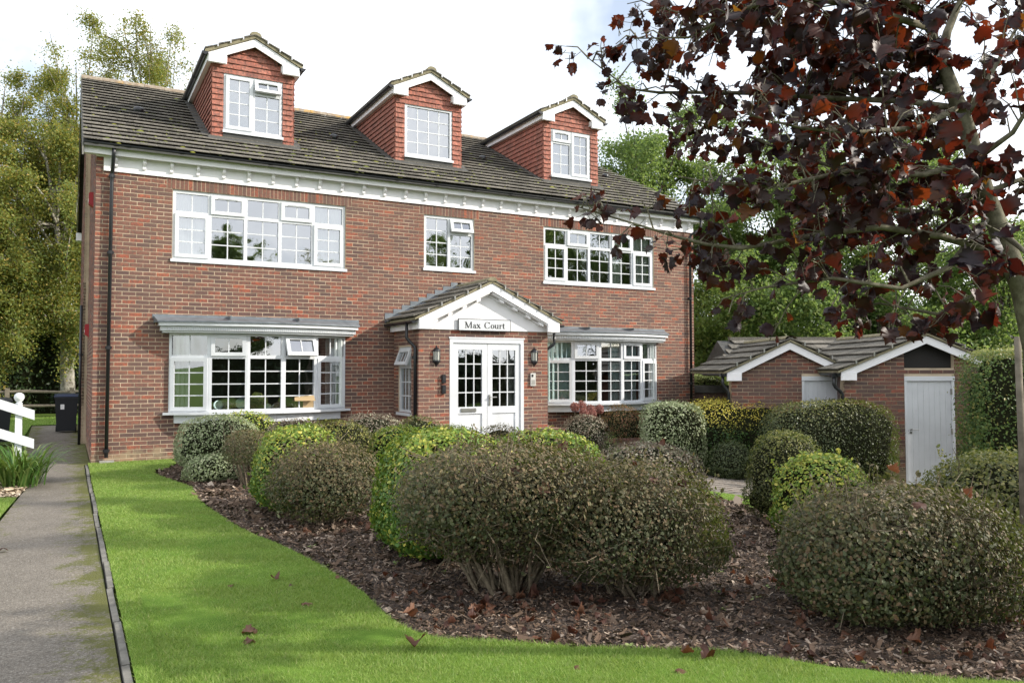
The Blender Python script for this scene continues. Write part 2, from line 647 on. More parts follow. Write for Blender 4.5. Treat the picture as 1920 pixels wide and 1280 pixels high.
STRIP = [(7.5, -6.6), (7.3, -7.72), (6.93, -9.03), (6.5, -10.8), (7.6, -12.2), (9.0, -12.4), (8.45, -9.6), (8.02, -8.0), (7.78, -7.15), (7.62, -6.5)]
PAVE = [(7.62, -6.5), (7.78, -7.15), (8.02, -8.0), (8.45, -9.6), (9.0, -12.4), (17, -12.4), (17, -3.0), (11.2, -3.6), (9.4, -2.2), (9.1, -1.3), (5.6, -1.3), (5.6, -1.55), (6.3, -3.3), (7.3, -5.4), (7.5, -6.6)]
sheet("lawn", LAWN, 0.012, M_lawn, 0.3, 0.006)
sheet("planting_bed", BED, 0.0, M_soil, 0.16, 0.008)
sheet("path", PATH, -0.005, M_tar, 0.3, 0.002)
sheet("grass_strip", STRIP, 0.012, M_lawn, 0.3, 0.004)
side_lawn = [(-1.02, -5.5), (-0.93, -3.9), (-1.5, -3.7), (-6, -3.7), (-6, -17), (-2.5, -17), (-1.33, -9)]
sheet("side_lawn", side_lawn, 0.008, M_lawn, 0.4, 0.004)
M_gravel = simple("pale gravel", (0.40, 0.33, 0.24), 0.95, 0.1, 0, 0.4, 30, 0.01, 60)
GRAVEL = [(-0.94, -3.75), (-0.83, -2.3), (-0.98, -1.1), (-1.2, 0.5), (-6, 0.5), (-6, -3.65), (-1.5, -3.65)]
sheet("gravel_bed", GRAVEL, -0.012, M_gravel, 0.3, 0.003)
sheet("rear_lawn", [(-1.32, 8), (-1.32, 12.2), (0, 12.2), (0, 17), (-9, 17), (-9, 8)], 0.0, M_lawn, 0.6, 0.004)

# pavers: the ones in view are single blocks
def pavemat():
    m, n, l, b = nmat("block paver")
    r = ramp(n, [(0, (0.17, 0.14, 0.115)), (0.5, (0.24, 0.20, 0.165)), (1, (0.20, 0.18, 0.16))])
    l.new(rand_out(n, l), r.inputs[0])
    c = mixc(n, l, mapr(n, l, noise(n, l, 14, 5, 0.7, "World"), 0.4, 0.7, 0, 0.6), r.outputs[0], (0.10, 0.095, 0.075))
    l.new(c, b.inputs["Base Color"])
    b.inputs["Roughness"].default_value = 0.92
    return m


M_pave = pavemat()
M_kerb = simple("old edging concrete", (0.22, 0.21, 0.185), 0.95, 0.2, 0, 0.55, 7, 0.004, 60)
M_joint = simple("paver joint sand", (0.10, 0.09, 0.07), 1.0, 0.1)
pv = sheet("paving", PAVE, -0.045, M_joint, 0.5, 0)
arr = np.array(PAVE)
cells = []
th = -0.25
ct, st = math.cos(th), math.sin(th)
for i in range(-60, 60):
    for j in range(-80, 80):
        a = (i * 0.205 + (j % 2) * 0.1025)
        b_ = j * 0.105
        x, y = 9.5 + a * ct - b_ * st, -6.0 + a * st + b_ * ct
        cells.append((x, y))
cells = np.array(cells)
cells = cells[inpoly(cells[:, 0], cells[:, 1], arr)]
dv = cells - np.array([CAM.x, CAM.y])
lat = (dv @ np.array([math.cos(YAW), -math.sin(YAW)])) / (dv @ np.array([math.sin(YAW), math.cos(YAW)]))
view = (lat > 0.235) & (lat < 0.325)
near = cells[view]
near = near[np.argsort(((near - [CAM.x, CAM.y]) ** 2).sum(1))][:300]
nearset = {tuple(p) for p in near}
pu = MB().hexa([(-.096, -.046, -.05), (.096, -.046, -.05), (.096, .046, -.05), (-.096, .046, -.05), (-.093, -.043, .0), (.093, -.043, .0), (.093, .043, .0), (-.093, .043, .0)]).mesh("paver", M_pave, (0, 0, 0))
rest = MB()
for p in cells:
    z = gz(*p) + rnd.uniform(-.003, .003)
    if tuple(p) in nearset:
        mobj("paver", pu, pv, (p[0], p[1], z), (rnd.uniform(-.02, .02), rnd.uniform(-.02, .02), th))
    elif (p[0] < 15):
        rest.M = Matrix.Translation((p[0], p[1], z)) @ Matrix.Rotation(th, 4, 'Z')
        rest.add([(-.096, -.046, 0), (.096, -.046, 0), (.096, .046, 0), (-.096, .046, 0)], [(0, 1, 2, 3)])
rest.M = None
tag(rest.build("paver_field", M_pave, pv), kind="stuff")

# concrete edging along the path
ke = tag(empty("path_edging", (-0.075, -8.5, 0)), kind="structure")
yy = -0.15
eu = MB().hexa([(-.030, -.45, -.12), (.030, -.45, -.12), (.030, .45, -.12), (-.030, .45, -.12), (-.020, -.447, .008), (.019, -.447, .010), (.019, .447, .010), (-.020, .447, .008)])
eum = eu.mesh("edging_stone", M_kerb, (0, 0, 0))
while yy > -17:
    mobj("edging_stone", eum, ke, (-0.075 + rnd.uniform(-.006, .006), yy - .45, rnd.uniform(-.018, .004)), (rnd.uniform(-.008, .008), rnd.uniform(-.06, .06), rnd.uniform(-.008, .008)))
    yy -= 0.912

# ================================================================== HOUSE
HX = 13.9
HD = 10.0
house = tag(empty("brick_house", (HX / 2, 5, 0)), "two-storey red brick house with three tile-hung dormers and white bay windows", "house")
BRU = MB().add([(-.5, 0, -.5), (.5, 0, -.5), (.5, 0, .5), (-.5, 0, .5), (-.5, .05, -.5), (.5, .05, -.5), (.5, .05, .5), (-.5, .05, .5)],
               [(0, 1, 2, 3), (0, 4, 5, 1), (1, 5, 6, 2), (2, 6, 7, 3), (3, 7, 4, 0)])
BRICK_ME = BRU.mesh("brick", M_brick, (0, 0, 0))
BRICK_ME2 = BRU.mesh("brick", M_brick2, (0, 0, 0))


def brick_layout(xa, xb, za, zb, openings=(), zoff=-0.008, clip=None, phase=0.0):
    out = []
    k = math.ceil((za - zoff) / .075 - 1e-6)
    while zoff + k * .075 + .07 <= zb + 1e-4:
        z0, z1 = zoff + k * .075 + .0055, zoff + k * .075 + .0695
        a0, b0 = (xa, xb) if clip is None else clip((z0 + z1) / 2 + .035)
        iv = [(a0, b0)] if b0 - a0 > .05 else []
        for (oa, ob_, oz0, oz1) in openings:
            if z0 < oz1 - .012 and z1 > oz0 + .012:
                nv = []
                for a, b in iv:
                    if ob_ <= a or oa >= b:
                        nv.append((a, b))
                    else:
                        if oa - a > .02:
                            nv.append((a, oa))
                        if b - ob_ > .02:
                            nv.append((ob_, b))
                iv = nv
        sh = (k % 2) * .1125 + phase
        for a, b in iv:
            i0 = math.ceil((a - xa - sh + .045) / .225)
            e = [a]
            while xa + sh + i0 * .225 < b - .045:
                e.append(xa + sh + i0 * .225)
                i0 += 1
            e.append(b)
            for p, q in zip(e[:-1], e[1:]):
                out.append((p + (.0055 if p > a0 + 1e-6 else 0), q - (.0055 if q < b0 - 1e-6 else 0), z0, z1))
        k += 1
    return out


def lay_bricks(parent, bricks, M, rotz, n_ind, mesh, mat, score=None):
    """bricks in wall coordinates (x along, z up, -y outward) carried to the world by M"""
    items = []
    for (a, b, z0, z1) in bricks:
        c = M @ Vector(((a + b) / 2, 0, (z0 + z1) / 2))
        items.append((score(c) if score else (c - CAM).length, a, b, z0, z1, c))
    items.sort(key=lambda t: t[0])
    rest = MB(M)
    for i, (_, a, b, z0, z1, c) in enumerate(items):
        pr = rnd.uniform(-.0025, .0025)
        if i < n_ind:
            mobj("brick", mesh, parent, M @ Vector(((a + b) / 2, pr - .004, (z0 + z1) / 2)), (rnd.uniform(-.006, .006), rnd.uniform(-.004, .004), rotz), (b - a, 1, z1 - z0))
        else:
            y = pr - .004
            j = [rnd.uniform(-.0015, .0015) for _ in range(4)]
            rest.add([(a, y, z0 + j[0]), (b, y, z0 + j[1]), (b, y, z1 + j[2]), (a, y, z1 + j[3]), (a, y + .05, z0), (b, y + .05, z0), (b, y + .05, z1), (a, y + .05, z1)],
                     [(0, 1, 2, 3), (0, 4, 5, 1), (1, 5, 6, 2), (2, 6, 7, 3), (3, 7, 4, 0)])
    if rest.v:
        tag(rest.build("brick_field", mat, parent), kind="stuff")


def wall_slab(name, parent, M, xa, xb, za, zb, openings, thick=.25, mat=None, y0=-.001):
    xs = sorted({xa, xb} | {min(max(v, xa), xb) for o in openings for v in o[:2]})
    zs = sorted({za, zb} | {min(max(v, za), zb) for o in openings for v in o[2:]})
    b = MB(M)
    for x0, x1 in zip(xs[:-1], xs[1:]):
        run = None
        for z0, z1 in zip(zs[:-1], zs[1:]):
            cx, cz = (x0 + x1) / 2, (z0 + z1) / 2
            inside = any(o[0] < cx < o[1] and o[2] < cz < o[3] for o in openings)
            if not inside:
                run = [run[0], z1] if run else [z0, z1]
            if (inside or z1 == zs[-1]) and run:
                b.box(x0, x1, y0, y0 + thick, run[0], run[1])
                run = None
    return b.build(name, mat or M_mortar, parent)


ZH, ZF, ZS = 5.017, 5.219, 5.495
UL = (1.273, 4.576, 3.667, ZH)
UM = (6.314, 7.525, 3.80, ZH)
UR = (9.332, 12.595, 3.667, ZH)
BL_ = (1.247, 4.575, 0.82, 2.40)
BR_ = (9.29, 12.63, 0.82, 2.40)
PORCH_IN = (6.2, 8.1, 0.0, 2.3)
I4 = Matrix.Identity(4)
front = wall_slab("wall", house, I4, 0.0, HX, -0.9, 5.5, [UL, UM, UR, BL_, BR_, PORCH_IN])
sold = [(o[0] - .1, o[0] - .1 + .075 * math.ceil((o[1] - o[0] + .2) / .075), ZH, ZF) for o in (UL, UM, UR)]
fb = brick_layout(0, HX, -0.68, 5.48, [(.12, HX - .02, ZF + .02, 5.7), UL, UM, UR, BL_, BR_, (5.65, 8.6, -1, 2.5)] + sold)
for o in sold:
    x = o[0] + .005
    while x + .065 < o[1] + .01:
        fb.append((x, x + .065, ZH + .004, ZF + .012))
        x += .075
lay_bricks(front, fb, I4, 0, 300, BRICK_ME, M_brick, lambda c: (c - CAM).length + (3 if c.x > 1.25 and c.z < 3.6 else 0))

# gable wall (the far part stands a little proud)
Mg = Matrix(((0, 1, 0, 0), (1, 0, 0, 0), (0, 0, 1, 0), (0, 0, 0, 1)))       # wall x -> world y, wall y -> world x (outward is -x)
ROOF_S, EY, EZ = 0.526, -0.30, 5.668
RY, RZ = 5.0, EZ + (5.0 - EY) * ROOF_S


def gclip(z):
    if z < 5.4:
        return (0.0, 4.6)
    t = (z - 5.4) / ROOF_S
    return (max(0, t), 4.6)


def gclip2(z):
    if z < 5.4:
        return (4.6, HD)
    t = (z - 5.4) / ROOF_S
    return (4.6, HD - t)


gw = MB()
gw.prism([(0.004, -.9), (HD, -.9), (HD, 5.4), (5, 8.0), (0.004, 5.4)], -.001, .25, 'yz')
gw.prism([(4.6, -.9), (HD - .01, -.9), (HD - .01, 5.4), (5, 8.0), (4.6, 7.79)], -.101, -.002, 'yz')
gwall = gw.build("gable_wall", M_mortar, house)
lay_bricks(gwall, brick_layout(0, 4.6, -.1, 7.7, (), clip=gclip), Mg, 0, 0, BRICK_ME, M_brick)
Mg2 = Mg.copy()
Mg2[0][3] = -.1
lay_bricks(gwall, brick_layout(4.6, HD, -.1, 7.7, (), clip=gclip2), Mg2, 0, 0, BRICK_ME, M_brick)
rw = MB()
rw.prism([(0.255, -.9), (HD, -.9), (HD, 5.4), (5, 8.0), (0.255, 5.5)], HX - .25, HX - .004, 'yz')
rw.box(.25, HX - .25, HD - .25, HD, -.9, 5.4)
rw.build("rear_wall", M_mortar, house)
ins = MB()
ins.box(.26, HX - .26, .26, HD - .26, .05, .1)
ins.box(.26, HX - .26, .26, HD - .26, 2.62, 2.8)
ins.box(.26, HX - .26, .26, HD - .26, 5.3, 5.36)
for x in (5.3, 8.7):
    ins.box(x - .05, x + .05, .26, HD - .3, .1, 2.62)
    ins.box(x - .05, x + .05, .26, HD - .3, 2.8, 5.3)
for z in (.1, 2.8):
    ins.box(.26, HX - .26, 4.2, 4.3, z, z + 2.5)
ins.build("interior", M_room, house)

# frieze, soffit and brackets under the eaves
mb = MB()
mb.box(0.12, HX - .02, -.034, -.006, ZF, ZS)
mb.build("frieze_board", M_paint, house)
mb = MB()
mb.box(-.2, 14.1, -.165, 0.0, ZS - .004, ZS + .03)
mb.box(-.2, 14.1, -.19, -.166, ZS - .02, ZS + .16)
mb.box(0, 14.0, -.055, -.036, ZS - .035, ZS - .006)
mb.build("soffit", M_paint, house)
prof = [(-.036, .0), (-.125, .0), (-.125, -.03), (-.116, -.045), (-.12, -.07), (-.11, -.09), (-.095, -.11), (-.078, -.13), (-.072, -.15), (-.078, -.165), (-.068, -.19), (-.036, -.19)]
bm_ = MB().prism(prof, -.028, .028, 'yz').mesh("bracket", M_paint, (0, 0, 0))
x = 0.32
while x < 13.8:
    mobj("bracket", bm_, house, (x, 0, ZS - .006))
    x += .4615

# gutter and downpipes
def gutter(parent, p0, p1, r=.058, bands=()):
    p0, p1 = Vector(p0), Vector(p1)
    d = (p1 - p0).normalized()
    s = Vector((d.y, -d.x, 0))
    prof = [(math.cos(math.pi * k / 10) * r, -math.sin(math.pi * k / 10) * r) for k in range(11)]
    prof += [(c * .9, z * .9) for c, z in prof[::-1]]
    b = MB()
    n = len(prof)
    vs = [p + s * c + Vector((0, 0, z)) for p in (p0, p1) for c, z in prof]
    b.add(vs, [(i, (i + 1) % n, n + (i + 1) % n, n + i) for i in range(n)] + [tuple(range(11)), tuple(range(n, n + 11))])
    for t in bands:
        q0, q1 = p0 + d * (t - .035), p0 + d * (t + .035)
        vs = [q + s * c * 1.1 + Vector((0, 0, z * 1.1)) for q in (q0, q1) for c, z in prof[:11]]
        b.add(vs, [(i, i + 1, 12 + i - 1, 11 + i) for i in range(10)] + [tuple(range(11)), tuple(range(11, 22))])
    return b.build("gutter", M_black, parent)


gutter(house, (-.21, -.253, 5.658), (14.17, -.253, 5.613), .062, [.2, .52, .72, 1.6, 2.4, 3.2, 4.0, 4.9, 5.8, 6.7, 7.6, 8.5, 9.4, 10.3, 11.2, 12.1, 13.0, 13.8])


def downpipe(parent, pts, brackets, r=.034):
    d = MB().tube(pts, r, 10).build("downpipe", M_black, parent, True)
    for p in brackets:
        b = MB()
        b.tube([(p[0], p[1], p[2] - .03), (p[0], p[1], p[2] + .03)], r * 1.28, 10)
        b.box(p[0] - .055, p[0] + .055, p[1] + .01, p[1] + .05, p[2] - .02, p[2] + .02)
        b.build("pipe_bracket", M_black, d)
    return d


downpipe(house, [(.27, -.253, 5.60), (.27, -.25, 5.50), (.265, -.23, 5.42), (.26, -.11, 5.24), (.255, -.07, 5.16), (.25, -.065, 5.0), (.235, -.065, .10)],
         [(.252, -.065, 5.13), (.25, -.065, 3.75), (.244, -.065, 2.05), (.236, -.065, .22)])
downpipe(house, [(13.95, -.253, 5.56), (13.95, -.25, 5.33), (13.9, -.23, 5.27), (13.76, -.09, 5.16), (13.74, -.065, 5.1), (13.74, -.065, -.5)],
         [(13.74, -.065, 5.06), (13.74, -.065, 3.5), (13.74, -.065, 1.3)])
MB().box(.13, .36, -.17, .0, -.02, .045).build("drain_shoe_pad", M_conc, house)

# ------------------------------------------------------------------ roofs
def tile_mesh(w, ln, t, mat, name="roof_tile"):
    b = MB()
    b.hexa([(-w / 2, 0, 0), (w / 2, 0, 0), (w / 2, ln, 0), (-w / 2, ln, 0), (-w / 2, .004, t), (w / 2, .004, t), (w / 2, ln, t), (-w / 2, ln, t)])
    return b.mesh(name, mat, (0, 0, 0))


def tile_field(parent, o, u, v, rows, gauge, tw, th, mat, n_ind=0, skip=None, lift=.012, name="roof_tile", field="tile_field", jit=1.0):
    """o: eave origin; u along the eave, v up the slope; rows: (ua, ub) span for each row"""
    u, v = Vector(u).normalized(), Vector(v).normalized()
    nrm = u.cross(v)
    ln = gauge + .06
    tl = math.atan2(th + lift, gauge) * .85
    v2 = (v * math.cos(tl) - nrm * math.sin(tl))
    n2 = u.cross(v2)
    R = Matrix((u, v2, n2)).transposed()
    eul = R.to_euler()
    items = []
    for i, (ua, ub) in enumerate(rows):
        x = ua - (tw / 2 if i % 2 else 0)
        while x < ub - .02:
            a, b = max(x, ua), min(x + tw, ub)
            x += tw
            if b - a < .03:
                continue
            p = Vector(o) + u * ((a + b) / 2) + v * (i * gauge) + nrm * (th + lift)
            if skip and skip(p):
                continue
            items.append(((p - CAM).length, p, b - a - .005, i))
    items.sort(key=lambda t: t[0])
    me = tile_mesh(1.0, ln, th, mat, name)
    rest = MB()
    for k, (_, p, w, i) in enumerate(items):
        e = (eul.x + rnd.gauss(0, .006) * jit, eul.y + rnd.gauss(0, .005) * jit, eul.z + rnd.gauss(0, .005) * jit)
        pp = p + nrm * rnd.uniform(-.003, .003) * jit + v * rnd.uniform(-.005, .005) * jit
        if k < n_ind:
            mobj(name, me, parent, pp, e, (w, 1, 1))
        else:
            from mathutils import Euler
            rest.M = Matrix.Translation(pp) @ Euler(e).to_matrix().to_4x4()
            rest.hexa([(-w / 2, 0, 0), (w / 2, 0, 0), (w / 2, ln, 0), (-w / 2, ln, 0), (-w / 2, .004, th), (w / 2, .004, th), (w / 2, ln, th), (-w / 2, ln, th)])
    rest.M = None
    if rest.v:
        tag(rest.build(field, mat, parent), kind="stuff")


DC = [2.91, 6.855, 10.775]          # dormer centres
DW = .82
DY = 1.05
PITCHR = math.atan(ROOF_S)
SLEN = (RY - EY) / math.cos(PITCHR)
NROW = 20
GAU = SLEN / NROW
mb = MB()
for s in (0, 1):
    y0, y1 = (EY, RY) if s == 0 else (HD - EY, RY)
    mb.add([(-.2, y0, EZ - .03), (14.14, y0, EZ - .03), (13.25, y1, RZ - .03), (-.2, y1, RZ - .03), (-.2, y0, EZ - .09), (14.14, y0, EZ - .09), (13.25, y1, RZ - .09), (-.2, y1, RZ - .09)],
           [(0, 1, 2, 3), (4, 5, 6, 7), (0, 1, 5, 4), (1, 2, 6, 5), (2, 3, 7, 6), (3, 0, 4, 7)])
roof = mb.build("roof", M_flash, house)


def rskip(p):
    return any(abs(p.x - c) < .72 and 1.25 < p.y < 3.6 for c in DC)


tile_field(roof, (-.22, EY, EZ - .025), (1, 0, 0), (0, math.cos(PITCHR), math.sin(PITCHR)),
           [(0, 14.18 + .22 - .17 * (i * GAU * math.cos(PITCHR))) for i in range(NROW)], GAU, .30, .017, M_tile, 300, rskip, .038, jit=.3)
# ridge tiles
rt = MB().lathe([(.13, 0), (.13, .44)], (0, 0, 0), 8, 0, math.pi)
rt.v = [(z, x, y * .85) for x, y, z in rt.v]
rtm = rt.mesh("ridge_tile", M_ridge, (0, 0, 0), True)
x = -.22
while x < 12.9:
    mobj("ridge_tile", rtm, roof, (x, RY, RZ - .03 + rnd.uniform(-.005, .005)), (0, rnd.uniform(-.01, .01), 0))
    x += .445
# verge boards
mb = MB()
for (ya, yb) in ((EY + .02, RY), (HD - EY, RY)):
    za = EZ - .06
    mb.add([(-.23, ya, za), (-.205, ya, za), (-.205, yb, RZ - .04), (-.23, yb, RZ - .04), (-.23, ya, za - .2), (-.205, ya, za - .2), (-.205, yb, RZ - .26), (-.23, yb, RZ - .26)],
           [(0, 1, 2, 3), (4, 5, 6, 7), (0, 1, 5, 4), (1, 2, 6, 5), (2, 3, 7, 6), (3, 0, 4, 7)])
mb.build("bargeboard", simple("grey weathered board", (0.23, 0.22, 0.20), .8, .2, 0, .4, 3), house)
MB().box(-.24, -.02, HD - .05, HD + .36, 5.36, 5.58).build("eaves_box", M_paint, house)
# roof vents
vm = MB().lathe([(.105, -.05), (.105, .02), (.09, .06), (.05, .085), (0.001, .09)], (0, 0, 0), 12).mesh("roof_vent", M_black, (0, 0, 0), True)
for p in ((.826, 2.356, 7.10), (5.012, 2.382, 7.115), (8.943, 2.398, 7.12), (12.77, 2.324, 7.085)):
    mobj("roof_vent", vm, roof, p, (PITCHR, 0, 0), (1.0, .8, .9))
# moss cushions in the tile laps
M_moss = leafmat("roof moss", [(0, (0.05, 0.06, 0.012)), (0.5, (0.10, 0.12, 0.02)), (1, (0.20, 0.20, 0.03))], 0.05, .95)
mv, mf = [], []
for k in range(1500):
    i = int(rnd.triangular(0, NROW, 1))
    xx = rnd.uniform(-.1, 13.6)
    if rnd.random() < .35:
        xx = rnd.choice([rnd.gauss(10.9, .6), rnd.gauss(6.9, .5), rnd.gauss(12.2, .9), rnd.gauss(3.2, 1.5)])
    yy = EY + (i * GAU + rnd.uniform(-.02, .03)) * math.cos(PITCHR)
    if any(abs(xx - c) < .9 and yy > 1.0 for c in DC) or xx > 13.9 - .17 * (yy - EY) or xx < -.2:
        continue
    zz = EZ + (yy - EY) * ROOF_S + .012
    r = abs(rnd.gauss(0, .012)) + .006
    n0 = len(mv)
    e = rnd.uniform(.8, 2.4)
    for q in range(6):
        a = q * math.pi / 3
        mv.append((xx + math.cos(a) * r * e, yy + math.sin(a) * r, zz + math.sin(a) * r * ROOF_S - .006))
    mv.append((xx, yy, zz + r * .9))
    for q in range(6):
        mf.append((n0 + q, n0 + (q + 1) % 6, n0 + 6))
tag(mobj("moss", npmesh("moss", mv, mf, M_moss, True), roof, WL[roof.name]), kind="stuff")
for v_ in bpy.data.objects["moss"].data.vertices:
    v_.co -= WL[roof.name]

# ------------------------------------------------------------------ windows
def window(parent, M, W, H, cols, sill=None, vent_open=None, fw=.058, depth=.07, name="window", mw=.066, root=None):
    """cols: list of (width fraction, [cells from the bottom: (height fraction, nx, ny, kind)]); kind f fixed, s sash, or a number = top-hung opening angle"""
    wroot = root or empty(name, M @ Vector((W / 2, 0, 0)), parent)
    fr = MB(M)
    fr.box(0, fw, -depth, 0, 0, H)
    fr.box(W - fw, W, -depth, 0, 0, H)
    fr.box(fw, W - fw, -depth, 0, 0, fw)
    fr.box(fw, W - fw, -depth, 0, H - fw, H)
    bars = MB(M)
    x = 0.0
    tot = sum(c[0] for c in cols)
    for ci, (wf, cells) in enumerate(cols):
        x0, x1 = x, x + W * wf / tot
        x = x1
        xa = fw if ci == 0 else x0 + mw / 2
        xb = W - fw if ci == len(cols) - 1 else x1 - mw / 2
        if ci < len(cols) - 1:
            fr.box(x1 - mw / 2, x1 + mw / 2, -depth, -.002, fw, H - fw)
        z = 0.0
        th = sum(c[0] for c in cells)
        for ri, (hf, nx, ny, kind) in enumerate(cells):
            z0, z1 = z, z + H * hf / th
            z = z1
            za = fw if ri == 0 else z0 + mw / 2
            zb = H - fw if ri == len(cells) - 1 else z1 - mw / 2
            if ri < len(cells) - 1:
                fr.box(xa, xb, -depth, -.004, z1 - mw / 2, z1 + mw / 2)
            ML = M
            ga, gb, gc, gd = xa, xb, za, zb
            tgt = bars
            yg = -.035
            if kind != 'f':
                if not isinstance(kind, str):
                    ML = M @ Matrix.Translation((0, .02, zb)) @ Matrix.Rotation(kind, 4, 'X') @ Matrix.Translation((0, -.02, -zb))
                s = MB(ML)
                sw = .052
                e = .016
                s.box(xa - e, xb + e, -.03, .024, za - e, za + sw)
                s.box(xa - e, xb + e, -.03, .024, zb - sw, zb + e)
                s.box(xa - e, xa + sw, -.03, .0238, za + sw, zb - sw)
                s.box(xb - sw, xb + e, -.03, .0238, za + sw, zb - sw)
                if (zb - za) < .6:
                    s.box(xa + .12, xb - .12, .0245, .034, zb - .035, zb - .022)
                ga, gb, gc, gd = xa + sw, xb - sw, za + sw, zb - sw
                yg = -.008
                so_ = s.build("sash", M_white, wroot)
                tgt = MB(ML)
            bw = .0105
            for i in range(1, nx):
                q = ga + (gb - ga) * i / nx
                MB(ML).box(q - bw, q + bw, yg - .008, yg + .010, gc, gd).build("glazing_bar", M_white, wroot)
            for j in range(1, ny):
                q = gc + (gd - gc) * j / ny
                MB(ML).box(ga, gb, yg - .0075, yg + .0095, q - bw, q + bw).build("glazing_bar", M_white, wroot)
            if tgt is not bars and tgt.v:
                tgt.build("glazing_bar", M_white, wroot)
            tx, tz = rnd.gauss(0, .0035), rnd.gauss(0, .0035)
            for i in range(nx):
                for j in range(ny):
                    a, b = ga + (gb - ga) * i / nx, ga + (gb - ga) * (i + 1) / nx
                    c, d = gc + (gd - gc) * j / ny, gc + (gd - gc) * (j + 1) / ny
                    mx_, mz_ = (ga + gb) / 2, (gc + gd) / 2
                    p = MB(ML)
                    p.add([(q, yg + (q - mx_) * tx + (r - mz_) * tz, r) for q, r in ((a, c), (b, c), (b, d), (a, d))], [(0, 1, 2, 3)])
                    p.build("pane", M_glass, wroot)
    fr.build("frame", M_white, wroot)
    if bars.v:
        bars.build("glazing_bar", M_white, wroot)
    if sill:
        s = MB(M)
        s.box(-sill, W + sill, -.06, .06, -.045, .0)
        s.box(-sill, W + sill, .045, .0605, -.055, -.001)
        s.build("sill", M_white, wroot)
    return wroot


def wM(x, y, z):      # facade frame: s=+x, outward=-y
    return Matrix(((1, 0, 0, x), (0, -1, 0, y), (0, 0, 1, z), (0, 0, 0, 1)))


def big_cols(op=None):
    b, t = 2.1, 1.0
    return [(1, [(b, 2, 3, 's'), (t, 2, 1, 'f')]), (1, [(b, 2, 3, 'f'), (t, 2, 1, 's')]), (1, [(b, 2, 3, 'f'), (t, 2, 1, 'f')]),
            (1, [(b, 2, 3, 'f'), (t, 2, 1, 's')]), (1, [(b, 2, 3, 's'), (t, 2, 1, 'f')])]


window(house, wM(UL[0] + .006, .03, 3.715), UL[1] - UL[0] - .012, ZH - 3.72, big_cols(), .035)
window(house, wM(UR[0] + .006, .03, 3.715), UR[1] - UR[0] - .012, ZH - 3.72, big_cols(), .035)
window(house, wM(UM[0] + .006, .03, 3.85), UM[1] - UM[0] - .012, ZH - 3.855, [(1, [(1, 2, 4, 'f')]), (1, [(2.25, 2, 3, 'f'), (1, 2, 1, 0.33)])], .035)


